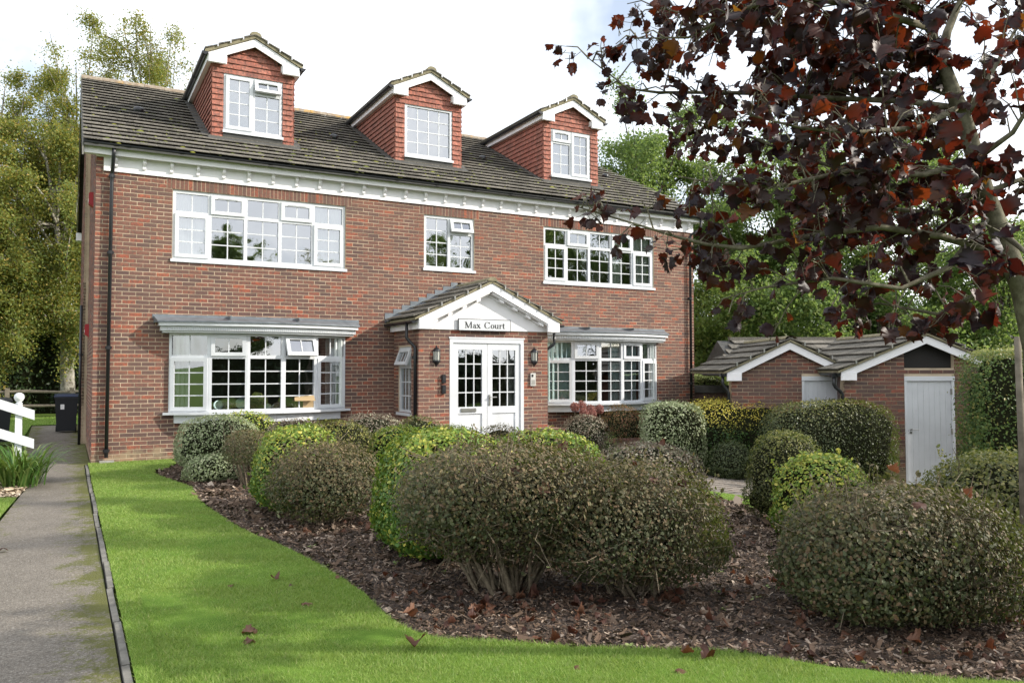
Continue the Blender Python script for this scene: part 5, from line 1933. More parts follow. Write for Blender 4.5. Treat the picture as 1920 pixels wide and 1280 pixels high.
shrub("shrub", "bronze-green dome with bare woody base nearest the middle of the lawn edge", "shrub", 2.06, -7.5, .60, .58, .86, Lf['brown'], 14500, (.027, .016), .10, 2.6, .55, 30, 26, .08, (.1, .9, .75), S1, twigs=12, gap=.6, inner=.45, taper=.25, oval=True, shoots=40, bare=6)
shrub("shrub", "flat pinkish-brown dome just below the bay window apron", "shrub", 2.75, -3.4, .58, .55, .88, Lf['pink'], 7000, (.028, .016), .1, 2.4, .84, 6, 27, .05, None, S1)
shrub("shrub", "olive dome with a yellow crest behind the golden round shrub", "shrub", 3.05, -4.5, .62, .58, .90, Lf['olive'], 9500, (.026, .015), .1, 2.4, .84, 6, 28, .06, (.15, .8, .7), S1)
shrub("shrub", "pink and cream variegated dome against the brick left of the porch", "shrub", 4.05, -3.2, .66, .6, .95, Lf['pink'], 9000, (.032, .018), .08, 2.3, .84, 6, 29, .09, None, S1)
shrub("shrub", "dark olive dome below the porch side window", "shrub", 5.0, -2.95, .50, .46, .84, Lf['dark'], 6000, (.028, .016), .08, 2.3, .84, 5, 30, .05, (.3, 1.0, .4), S1)
shrub("shrub", "green and yellow dome left of the porch door, behind the tall golden shrub", "shrub", 3.95, -4.75, .50, .5, .83, Lf['gold'], 7500, (.036, .020), .05, 2.3, .85, 5, 31, .06, (.0, .9, .5), S1)
shrub("shrub", "pale green flattened dome in front of the double doors", "shrub", 4.75, -4.75, .58, .52, .81, Lf['pale'], 7500, (.030, .017), .05, 2.3, .85, 5, 32, .05, None, S1)
shrub("shrub", "bronze mound right below the white entrance doors", "shrub", 5.45, -5.1, .46, .44, .80, Lf['brown'], 7000, (.026, .015), .08, 2.3, .8, 6, 33, .05, (.1, .9, .8), S1)
shrub("shrub", "tall golden-green shrub behind the large woody shrub, lawn side", "shrub", 2.62, -9.35, .60, .62, 1.10, Lf['gold'], 24000, (.036, .022), .02, 3.0, .88, 8, 34, .06, (.15, .95, .7), S1, inner=.18, oval=True, shoots=14, sprig=.02)
shrub("shrub", "bright green dome with yellow flecks behind the crown of the large woody shrub", "shrub", 4.15, -8.55, .72, .62, 1.0, Lf['gold'], 14000, (.036, .020), .05, 2.4, .86, 8, 35, .05, (.1, 1.2, .5), S1)
shrub("shrub", "large bronze-green shrub on many bare stems in the middle foreground", "shrub", 2.52, -10.72, .80, .66, 1.07, Lf['brown'], 26000, (.027, .0165), .17, 3.0, .52, 46, 36, .08, (.15, 1.0, .7), S1, twigs=30, gap=.62, inner=.5, stemr=.015, rot=-.5, sprig=.08, taper=.6, cz=.46, oval=True, shoots=70, bare=6)
shrub("shrub", "sloping bronze-green shrub at the right shoulder of the large woody shrub", "shrub", 3.30, -11.28, .66, .52, .96, Lf['brown'], 19500, (.027, .0165), .10, 2.4, .50, 32, 37, .10, (.15, 1.0, .6), S1, twigs=26, gap=.5, inner=.5, rot=-.5, sprig=.08, taper=.25, oval=True, shoots=50, bare=5)
shrub("shrub", "flat-topped pink-cream shrub beyond the woody shrubs, before the paving", "shrub", 5.75, -8.3, .66, .60, .76, Lf['pink'], 11000, (.030, .017), .08, 2.8, .84, 8, 38, .06, None, S1)
shrub("shrub", "upright dark green egg-shaped shrub in front of the big rounded hedge", "shrub", 6.5, -9.8, .41, .41, 1.0, Lf['olive'], 11500, (.024, .014), .03, 2.5, .86, 6, 39, .04, (.2, 1.1, .45), S1)
shrub("shrub", "small bright yellow-green shrub between the egg-shaped shrub and the big foreground shrub", "shrub", 6.0, -10.70, .44, .44, .84, Lf['gold'], 12000, (.032, .020), .02, 2.6, .86, 6, 40, .07, (-.3, .6, .75), S1, oval=True, shoots=8, sprig=.02)
shrub("shrub", "big sprawling bronze-green shrub filling the lower right corner", "shrub", 4.52, -12.56, .77, .66, .86, Lf['brown'], 28000, (.028, .018), .03, 2.7, .52, 46, 41, .08, (.2, 1.0, .6), S1, twigs=28, gap=.35, inner=.5, rot=-.45, sprig=.08, oval=True, shoots=70, bare=5)
shrub("shrub", "olive-bronze shrub at the right edge below the tall clipped hedge", "shrub", 7.35, -11.55, .72, .62, .93, Lf['olive'], 15000, (.034, .021), .04, 2.5, .78, 14, 42, .08, (.2, 1.1, .5), S1, twigs=6, oval=True, shoots=30)
S2 = "hedges beside the paving"
shrub("hedge", "cream and grey-green variegated hedge block right of the second bay window", "hedge", 10.35, -3.35, .62, .60, 1.38, Lf['silver'], 13000, (.042, .025), .02, 6.0, .88, 8, 43, .05, None, S2, rot=-.5)
shrub("hedge", "dark green hedge block with a golden flat top", "hedge", 11.85, -3.55, 1.15, .72, 1.58, Lf['goldhedge'], 19000, (.038, .024), .02, 4.0, .90, 8, 44, .04, (.38, .55, 1.0), S2, rot=-.5)
shrub("hedge", "big dark rounded hedge in front of the outbuilding doors", "hedge", 12.42, -5.40, 1.22, .80, 1.64, Lf['dark'], 26000, (.036, .023), .02, 3.6, .90, 8, 45, .04, (.5, 1.0, .8), S2, rot=-.5)
shrub("shrub", "small dark shrub tucked at the foot of the golden-topped hedge", "shrub", 10.95, -4.35, .45, .38, .74, Lf['dark'], 6000, (.034, .019), .02, 2.2, .82, 6, 46, .10, None)
shrub("hedge", "tall clipped green hedge with flat top beside the outbuilding door", "hedge", 14.08, -8.74, 1.56, .5, 2.60, Lf['clip'], 46000, (.042, .026), .01, 12.0, .91, 8, 47, .010, (.66, .74, .9), S2, rot=-.5, inner=.1, sprig=.02)
S3 = "shrubs in front of the second bay window"
shrub("shrub", "grey-green and bronze dome beside the porch corner downpipe", "shrub", 9.30, -1.75, .58, .5, .95, Lf['pink'], 7000, (.034, .020), .08, 2.3, .84, 6, 48, .07, None, S3, z=-.25)
shrub("shrub", "reddish-brown bushy shrub under the second bay window", "shrub", 10.15, -1.95, .52, .45, 1.12, Lf['red'], 7000, (.040, .014), .08, 2.2, .8, 8, 49, .12, (.2, 1.0, .8), S3, z=-.25)
shrub("shrub", "yellow-green low feathery plant between the grey dome and the red shrub", "shrub", 9.72, -2.05, .32, .28, .55, Lf['pale'], 2600, (.040, .010), .05, 2.0, .75, 5, 50, .15, None, S3, z=-.22)
shrub("shrub", "small green cushion in front of the low brick edging wall", "shrub", 9.45, -3.1, .40, .36, .42, Lf['pale'], 3200, (.034, .019), .04, 2.3, .82, 5, 51, .06, None, S3)
shrub("ground_cover_plant", "bright green leafy plant growing over the dark garden wall coping", "plant", *(MS @ Vector((5.15, 21.75, 0)))[:2], .75, .30, .48, Lf['pale'], 6000, (.05, .022), .0, 2.6, .8, 0, 52, .12, None, None, rot=-YAW, z=1.05)
# hydrangea with flower heads
hy = empty("hydrangea", (9.62, -1.35, -.3))
tag(hy, "dusty pink hydrangea heads just under the second bay window", "plant")
rg = np.random.default_rng(60)
for k, (hx, hyy, hz, hr_) in enumerate(((9.30, -1.35, .84, .10), (9.50, -1.30, .85, .12), (9.72, -1.35, .76, .12), (9.92, -1.40, .78, .10), (9.40, -1.55, .72, .10), (9.62, -1.55, .68, .10))):
    d = unit(rg.normal(size=(420, 3)))
    P = d * (hr_ * rg.uniform(.75, 1.0, 420))[:, None] * np.array([1, 1, 1.1])
    V, F = leaf_quads(P, unit(d + rg.normal(0, .4, d.shape)), rg.normal(size=d.shape), np.full(420, .032), np.full(420, .028))
    mobj("flower_head", npmesh("flower_head", V, F, Lf['hydr']), hy, (hx, hyy, hz))
b = MB()
for hx, hyy, hz in ((9.30, -1.35, .84), (9.50, -1.30, .85), (9.72, -1.35, .76), (9.92, -1.40, .78)):
    b.tube([(9.62, -1.4, -.3), (hx, hyy, hz * .5), (hx, hyy, hz)], [.012, .009, .006], 5)
b.build("stems", M_bark, hy)

# day-lily clump by the handrail
M_strap = leafmat("strap leaf", [(0, (0.04, 0.10, 0.02)), (.6, (0.08, 0.17, 0.035)), (1, (0.20, 0.26, 0.08))], .3, .35)
def strap_clump(name, label, x, y, n, ln, spread, seed, mat=M_strap):
    rg = np.random.default_rng(seed)
    V, F = [], []
    for k in range(n):
        a = rg.uniform(0, 2 * math.pi)
        r0 = rg.uniform(0, spread)
        bx, by = math.cos(a) * r0, math.sin(a) * r0
        a2 = a + rg.normal(0, .5)
        L = ln * rg.uniform(.6, 1.15)
        el = rg.uniform(.9, 1.4)
        w = rg.uniform(.018, .030)
        px, py, pz = bx, by, 0.0
        m = 8
        base = len(V)
        tw = rg.uniform(-.5, .5)
        for i in range(m + 1):
            t = i / m
            ww = w * (1 - t ** 3) * (.6 + .4 * min(1, t * 3)) + .001
            s = np.array([-math.sin(a2 + tw * t), math.cos(a2 + tw * t)]) * ww / 2
            V += [(px - s[0], py - s[1], pz), (px + s[0], py + s[1], pz)]
            e = el - t * t * rg.uniform(1.6, 2.2)
            px += math.cos(a2) * math.cos(e) * L / m
            py += math.sin(a2) * math.cos(e) * L / m
            pz += math.sin(e) * L / m
        for i in range(m):
            q = base + 2 * i
            F.append((q, q + 1, q + 3, q + 2))
    r = empty(name, (x, y, 0))
    tag(r, label, "plant")
    mobj("foliage", npmesh("foliage", V, F, mat, True), r, (x, y, 0))
    return r


strap_clump("daylily", "clump of arching green strap leaves at the foot of the white handrail", -.98, -2.62, 300, .85, .34, 71)
strap_clump("daylily", "smaller strap-leaved clump behind the handrail, further from the path", -2.0, -1.3, 140, .75, .35, 72)
of = empty("flowering_plant", (-1.5, -3.0, 0))
tag(of, "small orange-flowered plant at the left picture edge on the gravel", "plant")
rg = np.random.default_rng(73)
P = rg.normal(0, .10, (500, 3)) * np.array([1, 1, 1.3]) + np.array([0, 0, .36])
V, F = leaf_quads(P, unit(rg.normal(size=P.shape)), rg.normal(size=P.shape), np.full(500, .04), np.full(500, .025))
mobj("foliage", npmesh("foliage", V, F, leafmat("orange petal and leaf", [(0, (.06, .10, .02)), (.5, (.15, .16, .03)), (.7, (.5, .22, .03)), (1, (.6, .3, .05))], .2)), of, (-1.5, -3.0, 0))
MB().tube([(-1.5, -3, 0), (-1.48, -3, .2), (-1.5, -3, .4)], [.01, .008, .005], 5).build("stem", M_bark, of)

# ================================================================== TREES
def bez(a, b, c, n):
    t = np.linspace(0, 1, n)[:, None]
    return (1 - t) ** 2 * a + 2 * t * (1 - t) * b + t ** 2 * c


TREES = {}


def tree(name, label, x, y, H, crown_z, crx, crz, mat, bark, n_leaf, leaf=.13, n_limb=26, seed=1, lean=(0, 0), tr=.16, droop=0.0, spread=.30, z=None, cat="tree", group=None, wisp=0.0, sub=5):
    """trunk, limbs reaching into the crown, twigs from the limbs, leaves gathered round the twigs"""
    rg = np.random.default_rng(seed)
    z = gz(x, y) if z is None else z
    root = empty(name, (x, y, z))
    tag(root, label, cat, group)
    b = MB()
    top = np.array([lean[0], lean[1], H * .86])
    tk = bez(np.zeros(3), np.array([lean[0] * .2 + rg.normal(0, .15), lean[1] * .2 + rg.normal(0, .15), H * .5]), top, 9)
    O = np.array([x, y, z])
    b.tube(list(tk + O), list(np.linspace(tr, tr * .08, 9) * np.linspace(1, .7, 9)), 9, False)
    tips = []
    for k in range(n_limb):
        t = rg.uniform(.22, .92)
        s = tk[int(t * 8)]
        a = rg.uniform(0, 2 * math.pi)
        # endpoint in the crown ellipsoid
        d = rg.normal(size=3)
        d /= np.linalg.norm(d)
        r = rg.uniform(.55, 1.0)
        cxy = lean if wisp else (lean[0] * .6, lean[1] * .6)
        e = np.array([cxy[0] + d[0] * crx * r, cxy[1] + d[1] * crx * r, crown_z + d[2] * crz * r])
        if e[2] < s[2] - 1.5:
            s = tk[max(1, int(8 * max(.12, (e[2] - .8) / H)))]
        m = (s + e) / 2 + np.array([rg.normal(0, .2), rg.normal(0, .2), .35 + rg.uniform(0, .4)])
        c = bez(s, m, e, 6)
        R = tr * .32 * rg.uniform(.6, 1.1)
        b.tube(list(c + O), list(np.linspace(R, R * .2, 6)), 5, False)
        for _ in range(sub):
            q = c[rg.integers(2, 6)]
            dd = (e - s) / max(.1, np.linalg.norm(e - s)) + rg.normal(0, .9, 3)
            dd /= np.linalg.norm(dd)
            L = rg.uniform(.5, 1.25) * min(1.0, .35 + crx * .4)
            q2 = q + dd * L + np.array([0, 0, -droop * L])
            qm = (q + q2) / 2 + np.array([0, 0, .15 + .25 * droop])
            tw = bez(q, qm, q2, 4)
            b.tube(list(tw + O), [R * .28, R * .2, R * .13, R * .06], 4, False)
            tips.append(tw)
    bt = b.build("trunk", bark, root, True)
    tips = np.array(tips)
    ti = rg.integers(0, len(tips), n_leaf)
    w = rg.random(n_leaf) ** .7
    k = np.clip((w * 3).astype(int), 0, 2)
    f = w * 3 - k
    P = tips[ti, k] * (1 - f)[:, None] + tips[ti, k + 1] * f[:, None]
    P = P + rg.normal(0, spread, P.shape) * np.array([1, 1, .75]) * rg.uniform(.3, 1, (n_leaf, 1))
    if droop > 0:
        P[:, 2] -= np.abs(rg.normal(0, droop * .6, n_leaf))
    N = unit(rg.normal(size=P.shape) + np.array([.25, -.2, .7]))
    T = rg.normal(size=P.shape) + np.array([0, 0, -.4])
    L = leaf * rg.uniform(.6, 1.3, n_leaf)
    V, F = leaf_quads(P, N, T, L, L * .62)
    mobj("crown", npmesh("crown", V, F, mat), root, (x, y, z))
    return root


def copy_tree(src, x, y, z, rot, sc, label, cat="tree", group=None):
    r = src.copy()
    COL.objects.link(r)
    r.location = (x, y, z)
    r.rotation_euler = (0, 0, rot)
    r.scale = (sc, sc, sc)
    r["label"] = label
    if group:
        r["group"] = group
    elif "group" in r:
        del r["group"]
    for ch in src.children:
        c = ch.copy()
        COL.objects.link(c)
        c.parent = r
    return r


LB = leafmat("autumn birch leaf", [(0, (0.075, 0.125, 0.028)), (.4, (0.14, 0.19, 0.045)), (.7, (0.20, 0.235, 0.06)), (.9, (0.33, 0.29, 0.07)), (1, (0.40, 0.27, 0.07))], .42, .5, tcol=(.5, .45, .06))
LG = leafmat("green ash leaf", [(0, (0.055, 0.10, 0.028)), (.5, (0.10, 0.165, 0.045)), (.85, (0.155, 0.22, 0.065)), (1, (0.26, 0.28, 0.10))], .45, .5, tcol=(.35, .48, .10))
LD = leafmat("dark evergreen leaf", [(0, (0.010, 0.022, 0.008)), (.6, (0.022, 0.045, 0.014)), (1, (0.05, 0.08, 0.022))], .15, .5)
GL, GR = "autumn trees behind the left of the house", "green trees behind the outbuilding"
t1 = tree("birch_tree", "yellow-green birch whose pale trunk leans beside the gable", -.35, 18.2, 12.4, 7.0, 3.4, 4.4, LB, M_birch, 100000, .10, 46, 81, (-1.1, .4), .28, .35, .34, group=GL, sub=6)
t2 = tree("birch_tree", "tall wispy birch showing above the ridge beside the first dormer", 2.7, 18.8, 17.4, 12.6, 2.6, 4.6, LB, M_birch, 42000, .09, 38, 82, (-.4, .3), .22, .5, .26, group=GL, wisp=1, sub=5)
t3 = tree("birch_tree", "broad yellowing tree at the left picture edge", -3.0, 20.5, 14.8, 8.2, 3.6, 5.9, LB, M_birch, 95000, .11, 50, 83, (.3, 0), .26, .3, .36, group=GL, sub=6)
t4 = tree("birch_tree", "slim pale-topped birch between the broad tree and the ridge", .2, 23.8, 17.8, 11.6, 2.8, 5.6, LB, M_birch, 75000, .10, 44, 84, (-.5, 0), .22, .45, .30, group=GL, sub=5)
t5 = tree("birch_tree", "low spreading bough of yellow leaves over the back fence", -3.2, 17.6, 6.4, 4.0, 2.2, 1.9, LB, M_birch, 20000, .10, 16, 85, (.2, -.2), .12, .4, .28, group=GL, sub=5)
a1 = tree("ash_tree", "green feathery tree rising right of the third dormer", 18.2, 6.7, 12.6, 7.2, 3.5, 5.0, LG, M_treebark, 95000, .115, 38, 86, (-.3, 0), .22, .25, .34, group=GR, sub=6)
a2 = tree("ash_tree", "tall thin-leaved tree behind the maple crown", 22.4, 5.2, 12.4, 7.6, 3.5, 4.6, LG, M_treebark, 65000, .115, 32, 87, (.2, 0), .2, .25, .36, group=GR, sub=5)
a3 = tree("ash_tree", "bushy green tree directly above the left outbuilding gable", 17.6, 1.9, 6.4, 3.9, 2.3, 2.5, LG, M_treebark, 26000, .13, 22, 88, (0, 0), .12, .35, .30, group=GR, sub=5)
a4 = tree("ash_tree", "bright low tree between the two outbuilding gables", 21.0, -.2, 5.2, 3.4, 2.1, 1.8, LG, M_treebark, 20000, .13, 18, 89, (0, 0), .1, .4, .30, group=GR, sub=5)
a5 = tree("ash_tree", "thin green tree behind the taller outbuilding gable", 25.6, -1.2, 7.2, 4.4, 2.6, 2.6, LG, M_treebark, 22000, .14, 20, 90, (0, 0), .12, .35, .34, group=GR, sub=5)


a6 = tree("ash_tree", "pale feathery tree showing through the middle of the maple", 26.0, 3.8, 12.0, 7.2, 3.6, 4.6, LG, M_treebark, 60000, .12, 36, 94, (0, 0), .2, .25, .36, group=GR, sub=6)
a7 = tree("ash_tree", "loose green tree beyond the tall clipped hedge", 30.0, 1.2, 9.6, 5.4, 3.6, 3.6, LG, M_treebark, 46000, .12, 32, 95, (0, 0), .18, .3, .36, group=GR, sub=6)


def hedge_mass(name, label, pts, h, thick, mat, n, leaf, seed, cat="hedge", z=0.0):
    rg = np.random.default_rng(seed)
    pts = np.array(pts, float)
    seg = np.diff(pts, axis=0)
    ln = np.linalg.norm(seg, axis=1)
    i = rg.choice(len(seg), n, p=ln / ln.sum())
    t = rg.random(n)
    base = pts[i] + seg[i] * t[:, None]
    nr = np.stack([-seg[i, 1], seg[i, 0]], 1) / ln[i][:, None]
    hh = h * (1 + .10 * np.sin(base[:, 0] * 1.7) + .05 * np.sin(base[:, 0] * 4.1))
    face = rg.random(n)
    off = np.where(face < .75, -1, rg.uniform(-1, 1, n)) * thick / 2 * (1 + .15 * np.sin(base[:, 0] * 3 + 2)) + rg.normal(0, .12, n)
    zz = np.where(face < .75, rg.random(n) * hh, hh + rg.normal(0, .10, n))
    P = np.stack([base[:, 0] + nr[:, 0] * off, base[:, 1] + nr[:, 1] * off, zz + z], 1)
    Nn = unit(np.stack([-nr[:, 0], -nr[:, 1], np.full(n, .5)], 1) + rg.normal(0, .7, (n, 3)))
    L = leaf * rg.uniform(.6, 1.3, n)
    V, F = leaf_quads(P, Nn, rg.normal(size=(n, 3)), L, L * .6)
    c = pts.mean(0)
    root = empty(name, (c[0], c[1], z))
    tag(root, label, cat)
    o = np.array([c[0], c[1], z])
    mobj("foliage", npmesh("foliage", V - o, F, mat), root, o)
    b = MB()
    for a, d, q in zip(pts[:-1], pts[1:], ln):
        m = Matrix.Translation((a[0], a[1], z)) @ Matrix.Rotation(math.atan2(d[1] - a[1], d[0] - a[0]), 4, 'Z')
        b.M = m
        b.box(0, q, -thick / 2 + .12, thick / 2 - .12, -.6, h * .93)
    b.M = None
    b.build("shade_core", M_core, root)  # dark boxes filling the hedge, coloured as its shaded inside
    return root


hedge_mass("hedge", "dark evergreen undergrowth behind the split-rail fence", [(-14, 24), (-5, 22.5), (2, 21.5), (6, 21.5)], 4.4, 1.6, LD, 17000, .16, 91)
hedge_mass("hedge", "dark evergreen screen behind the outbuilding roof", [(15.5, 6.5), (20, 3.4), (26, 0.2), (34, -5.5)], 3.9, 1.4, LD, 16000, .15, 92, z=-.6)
# trees across the road behind the photographer (seen mirrored in the window glass) and the tree shading the lawn
GB = "trees across the road mirrored in the windows"
copy_tree(a1, 9.0, -36, 0, 1.0, .85, "roadside tree mirrored in the upper window by the downpipe", group=GB)
copy_tree(t3, 15.0, -37, 0, 2.0, .72, "yellowing roadside tree mirrored in the bay window with plates", group=GB)
copy_tree(a1, 22.0, -38, 0, 3.0, .95, "roadside tree mirrored in the small central window", group=GB)
copy_tree(a1, 30.0, -36, 0, 4.4, 1.25, "tall roadside tree mirrored in the upper window behind the maple", group=GB)
copy_tree(a1, 37.0, -33, 0, 5.1, 1.25, "second tall roadside tree mirrored in the upper window behind the maple", group=GB)
copy_tree(t3, 3.0, -38, 0, 2.9, .6, "low roadside tree mirrored in the end casement by the downpipe", group=GB)
hedge_mass("hedge", "roadside hedge mirrored in the bay windows", [(46, -31), (30, -32), (10, -33), (-8, -34)], 2.6, 1.2, LD, 9000, .18, 93)
c1 = tree("columnar_tree", "narrow upright tree outside the frame that shades the far lawn", 16.0, -11.9, 13.5, 9.4, .30, 3.8, LG, M_treebark, 7500, .13, 34, 96, (0, 0), .10, .1, .10, sub=2)
copy_tree(c1, 16.0, -14.4, -.6, 1.3, .97, "second narrow upright tree outside the frame that shades the middle lawn")
copy_tree(c1, 16.4, -17.2, -.6, 2.1, 1.0, "third narrow upright tree outside the frame that shades the near lawn")

# ------------------------------------------------------------------ the red maple
HALF = [(0.0, 0.0), (.12, -.02), (.28, -.05), (.34, .05), (.50, .10), (.47, .22), (.60, .40), (.47, .44), (.46, .56), (.54, .72), (.38, .72), (.27, .68), (.26, .84), (.13, .88), (0.0, 1.04)]


def maple_mesh(name, mats, seed, curl):
    rg = np.random.default_rng(seed)
    R_ = HALF[1:-1]
    out = [HALF[0]] + R_ + [HALF[-1]] + [(-a, b) for a, b in R_[::-1]]
    out = [(a * (1 + rg.normal(0, .05)), b + rg.normal(0, .025)) for a, b in out]
    pts = out + [(0.0, .16), (0.0, .42), (0.0, .70)]
    n = len(out)
    h = len(HALF) - 1
    def zf(a, b):
        return curl[0] * abs(a) + curl[1] * (b - .4) ** 2 + curl[2] * a * b + .07 * math.sin(7 * a + 5 * b + seed)
    V = [(a, b, zf(a, b)) for a, b in pts]
    V[0] = (0, 0, V[0][2])
    c1, c2, c3 = n, n + 1, n + 2
    F = []
    def cen(b):
        return c1 if b < .28 else (c2 if b < .56 else c3)
    for side in (0, 1):
        idx = list(range(0, h + 1)) if side == 0 else [0] + list(range(n - 1, h - 1, -1))
        prev_c = c1
        for i, j in zip(idx[:-1], idx[1:]):
            cc = cen((out[i][1] + out[j][1]) / 2)
            cc = max(cc, prev_c)
            if cc != prev_c:
                F.append((i, cc, prev_c) if side == 0 else (i, prev_c, cc))
                prev_c = cc
            F.append((i, j, cc) if side == 0 else (j, i, cc))
    return np.array(V), np.array(F)


def maplemat():
    m, n, l, b = nmat("purple maple leaf")
    out = n["Material Output"]
    rv = rand_out(n, l)
    r = ramp(n, [(0, (0.014, 0.009, 0.016)), (.3, (0.020, 0.010, 0.014)), (.55, (0.024, 0.016, 0.010)), (.78, (0.034, 0.013, 0.012)), (.95, (0.06, 0.017, 0.011)), (1, (0.11, 0.04, 0.012))])
    l.new(rv, r.inputs[0])
    c = mixc(n, l, mapr(n, l, noise(n, l, 2.2, 4, .6, "Object"), .4, .7, 0, .6), r.outputs[0], (0.012, 0.010, 0.008))
    l.new(c, b.inputs["Base Color"])
    b.inputs["Roughness"].default_value = 0.48
    b.inputs["Specular IOR Level"].default_value = 0.3
    t = n.new("ShaderNodeBsdfTranslucent")
    r2 = ramp(n, [(0, (0.05, 0.008, 0.006)), (.5, (0.10, 0.015, 0.009)), (.86, (0.24, 0.03, 0.010)), (.97, (0.42, 0.08, 0.015)), (1, (0.42, 0.19, 0.02))])
    l.new(rv, r2.inputs[0])
    l.new(r2.outputs[0], t.inputs[0])
    mx = n.new("ShaderNodeMixShader")
    mx.inputs[0].default_value = 0.25
    l.new(b.outputs[0], mx.inputs[1])
    l.new(t.outputs[0], mx.inputs[2])
    l.new(mx.outputs[0], out.inputs[0])
    return m


LM = maplemat()
LFALL = leafmat("dry fallen leaf", [(0, (0.045, 0.017, 0.012)), (.5, (0.095, 0.042, 0.025)), (1, (0.17, 0.085, 0.05))], .15, .6, tcol=(.4, .12, .04))
CURLS = [(.35, -.5, .1), (-.5, .4, .3), (.8, .2, -.4), (-.25, -.8, .0), (.9, -.7, .4), (-.7, -.5, -.3)]
MV = [maple_mesh("leaf", None, 200 + i, c) for i, c in enumerate(CURLS)]
MM = [npmesh("leaf", v, f, LM, True) for v, f in MV]
MF = [npmesh("fallen_leaf", v, f, LFALL, True) for v, f in MV]
TRUNK = ((4.58, -13.56, -.12), (4.54, -13.54, 0.14), (4.50, -13.52, 1.00), (4.46, -13.49, 1.76), (4.40, -13.46, 2.11), (4.31, -13.41, 2.38), (4.22, -13.36, 2.68), (4.15, -13.32, 3.00), (4.08, -13.29, 3.21), (4.02, -13.25, 3.43))
LIMBS = [
 ((4.02,-13.25,3.43),(3.90,-13.27,3.56),(3.72,-13.26,3.71),(3.54,-13.25,3.91),(3.38,-13.24,4.23)),
 ((4.02,-13.25,3.43),(4.10,-13.24,3.61),(4.22,-13.25,3.82),(4.36,-13.27,4.14),(4.44,-13.26,4.63)),
 ((4.33,-13.43,2.28),(4.11,-13.37,2.33),(3.87,-13.31,2.38),(3.54,-13.19,2.42),(3.19,-13.07,2.37),(2.91,-12.98,2.31),(2.71,-12.97,2.27),(2.49,-12.94,2.28),(2.30,-12.92,2.31),(2.10,-12.90,2.35),(1.78,-12.81,2.43)),
 ((4.21,-13.36,2.52),(4.13,-13.22,2.65),(3.85,-12.97,2.74),(3.70,-12.78,2.86),(3.46,-12.65,2.94),(3.21,-12.61,3.01),(2.90,-12.54,3.07),(2.65,-12.50,3.10)),
 ((4.17,-13.34,2.84),(3.79,-13.28,2.72),(3.31,-13.16,2.71),(2.89,-13.09,2.60),(2.71,-13.06,2.58),(2.44,-12.99,2.59),(2.28,-12.98,2.60)),
 ((4.11,-13.30,3.14),(3.92,-13.10,3.21),(3.62,-12.83,3.26),(3.17,-12.65,3.27),(2.81,-12.60,3.23),(2.50,-12.56,3.19),(2.30,-12.55,3.18),(2.06,-12.51,3.32)),
 ((4.04,-13.27,3.37),(3.79,-12.99,3.54),(3.50,-12.69,3.66),(3.24,-12.50,3.78),(2.93,-12.38,3.79),(2.65,-12.27,3.84)),
 ((3.77,-13.34,3.53),(3.27,-13.25,3.58),(2.84,-13.20,3.56),(2.56,-13.11,3.45),(2.37,-12.96,3.33),(2.15,-12.80,3.34)),
 ((4.26,-13.38,2.53),(3.96,-13.31,2.21),(3.65,-13.23,2.08),(3.25,-13.10,2.13),(2.86,-12.98,2.07),(2.60,-12.93,2.00)),
 ((4.11,-13.30,3.15),(3.66,-13.34,2.95),(3.14,-13.34,2.85),(2.78,-13.31,2.83),(2.44,-13.29,2.85)),
 ((4.36,-13.44,2.22),(4.37,-13.28,2.11),(4.26,-13.04,1.97),(4.08,-12.77,2.05),(3.94,-12.53,1.99)),
 ((4.18,-13.34,2.84),(4.24,-13.52,2.96),(4.26,-13.69,3.21),(4.32,-13.87,3.30)),
 ((4.23,-13.37,2.65),(4.77,-13.32,2.82),(5.34,-13.41,2.97)),
 ((4.13,-13.32,3.09),(4.57,-13.25,3.50),(4.97,-13.20,3.91),(5.31,-13.17,4.39)),
 ((4.08,-13.29,3.21),(4.10,-12.90,3.47),(4.14,-12.52,3.64),(4.04,-12.30,3.54),(3.94,-12.07,3.75)),
 ((3.62,-13.38,3.58),(3.60,-13.14,3.85),(3.53,-12.91,4.00),(3.36,-12.66,4.17)),
 ((4.28,-13.40,2.44),(4.00,-13.70,2.25),(3.84,-13.95,2.08)),
 ((4.22,-13.36,2.68),(4.27,-13.05,2.59),(4.26,-12.70,2.68),(4.13,-12.51,2.67),(3.93,-12.29,2.72)),
]
#            leaf density per limb (leaves per metre of twig-bearing length)
DENS = [165, 110, 66, 92, 88, 84, 132, 128, 48, 102, 88, 130, 110, 84, 130, 134, 34, 124]
maple = empty("maple_tree", (4.58, -13.56, 0))
tag(maple, "purple-leaved maple whose branches hang across the right of the view", "tree")
rg = np.random.default_rng(300)
tb = MB().tube(TRUNK, [.075, .07, .066, .062, .06, .055, .05, .046, .042, .036], 12)
tb.build("trunk", M_maplebark, maple, True)
leaves = []


def rvec(s=1.0):
    return Vector(rg.normal(0, s, 3))


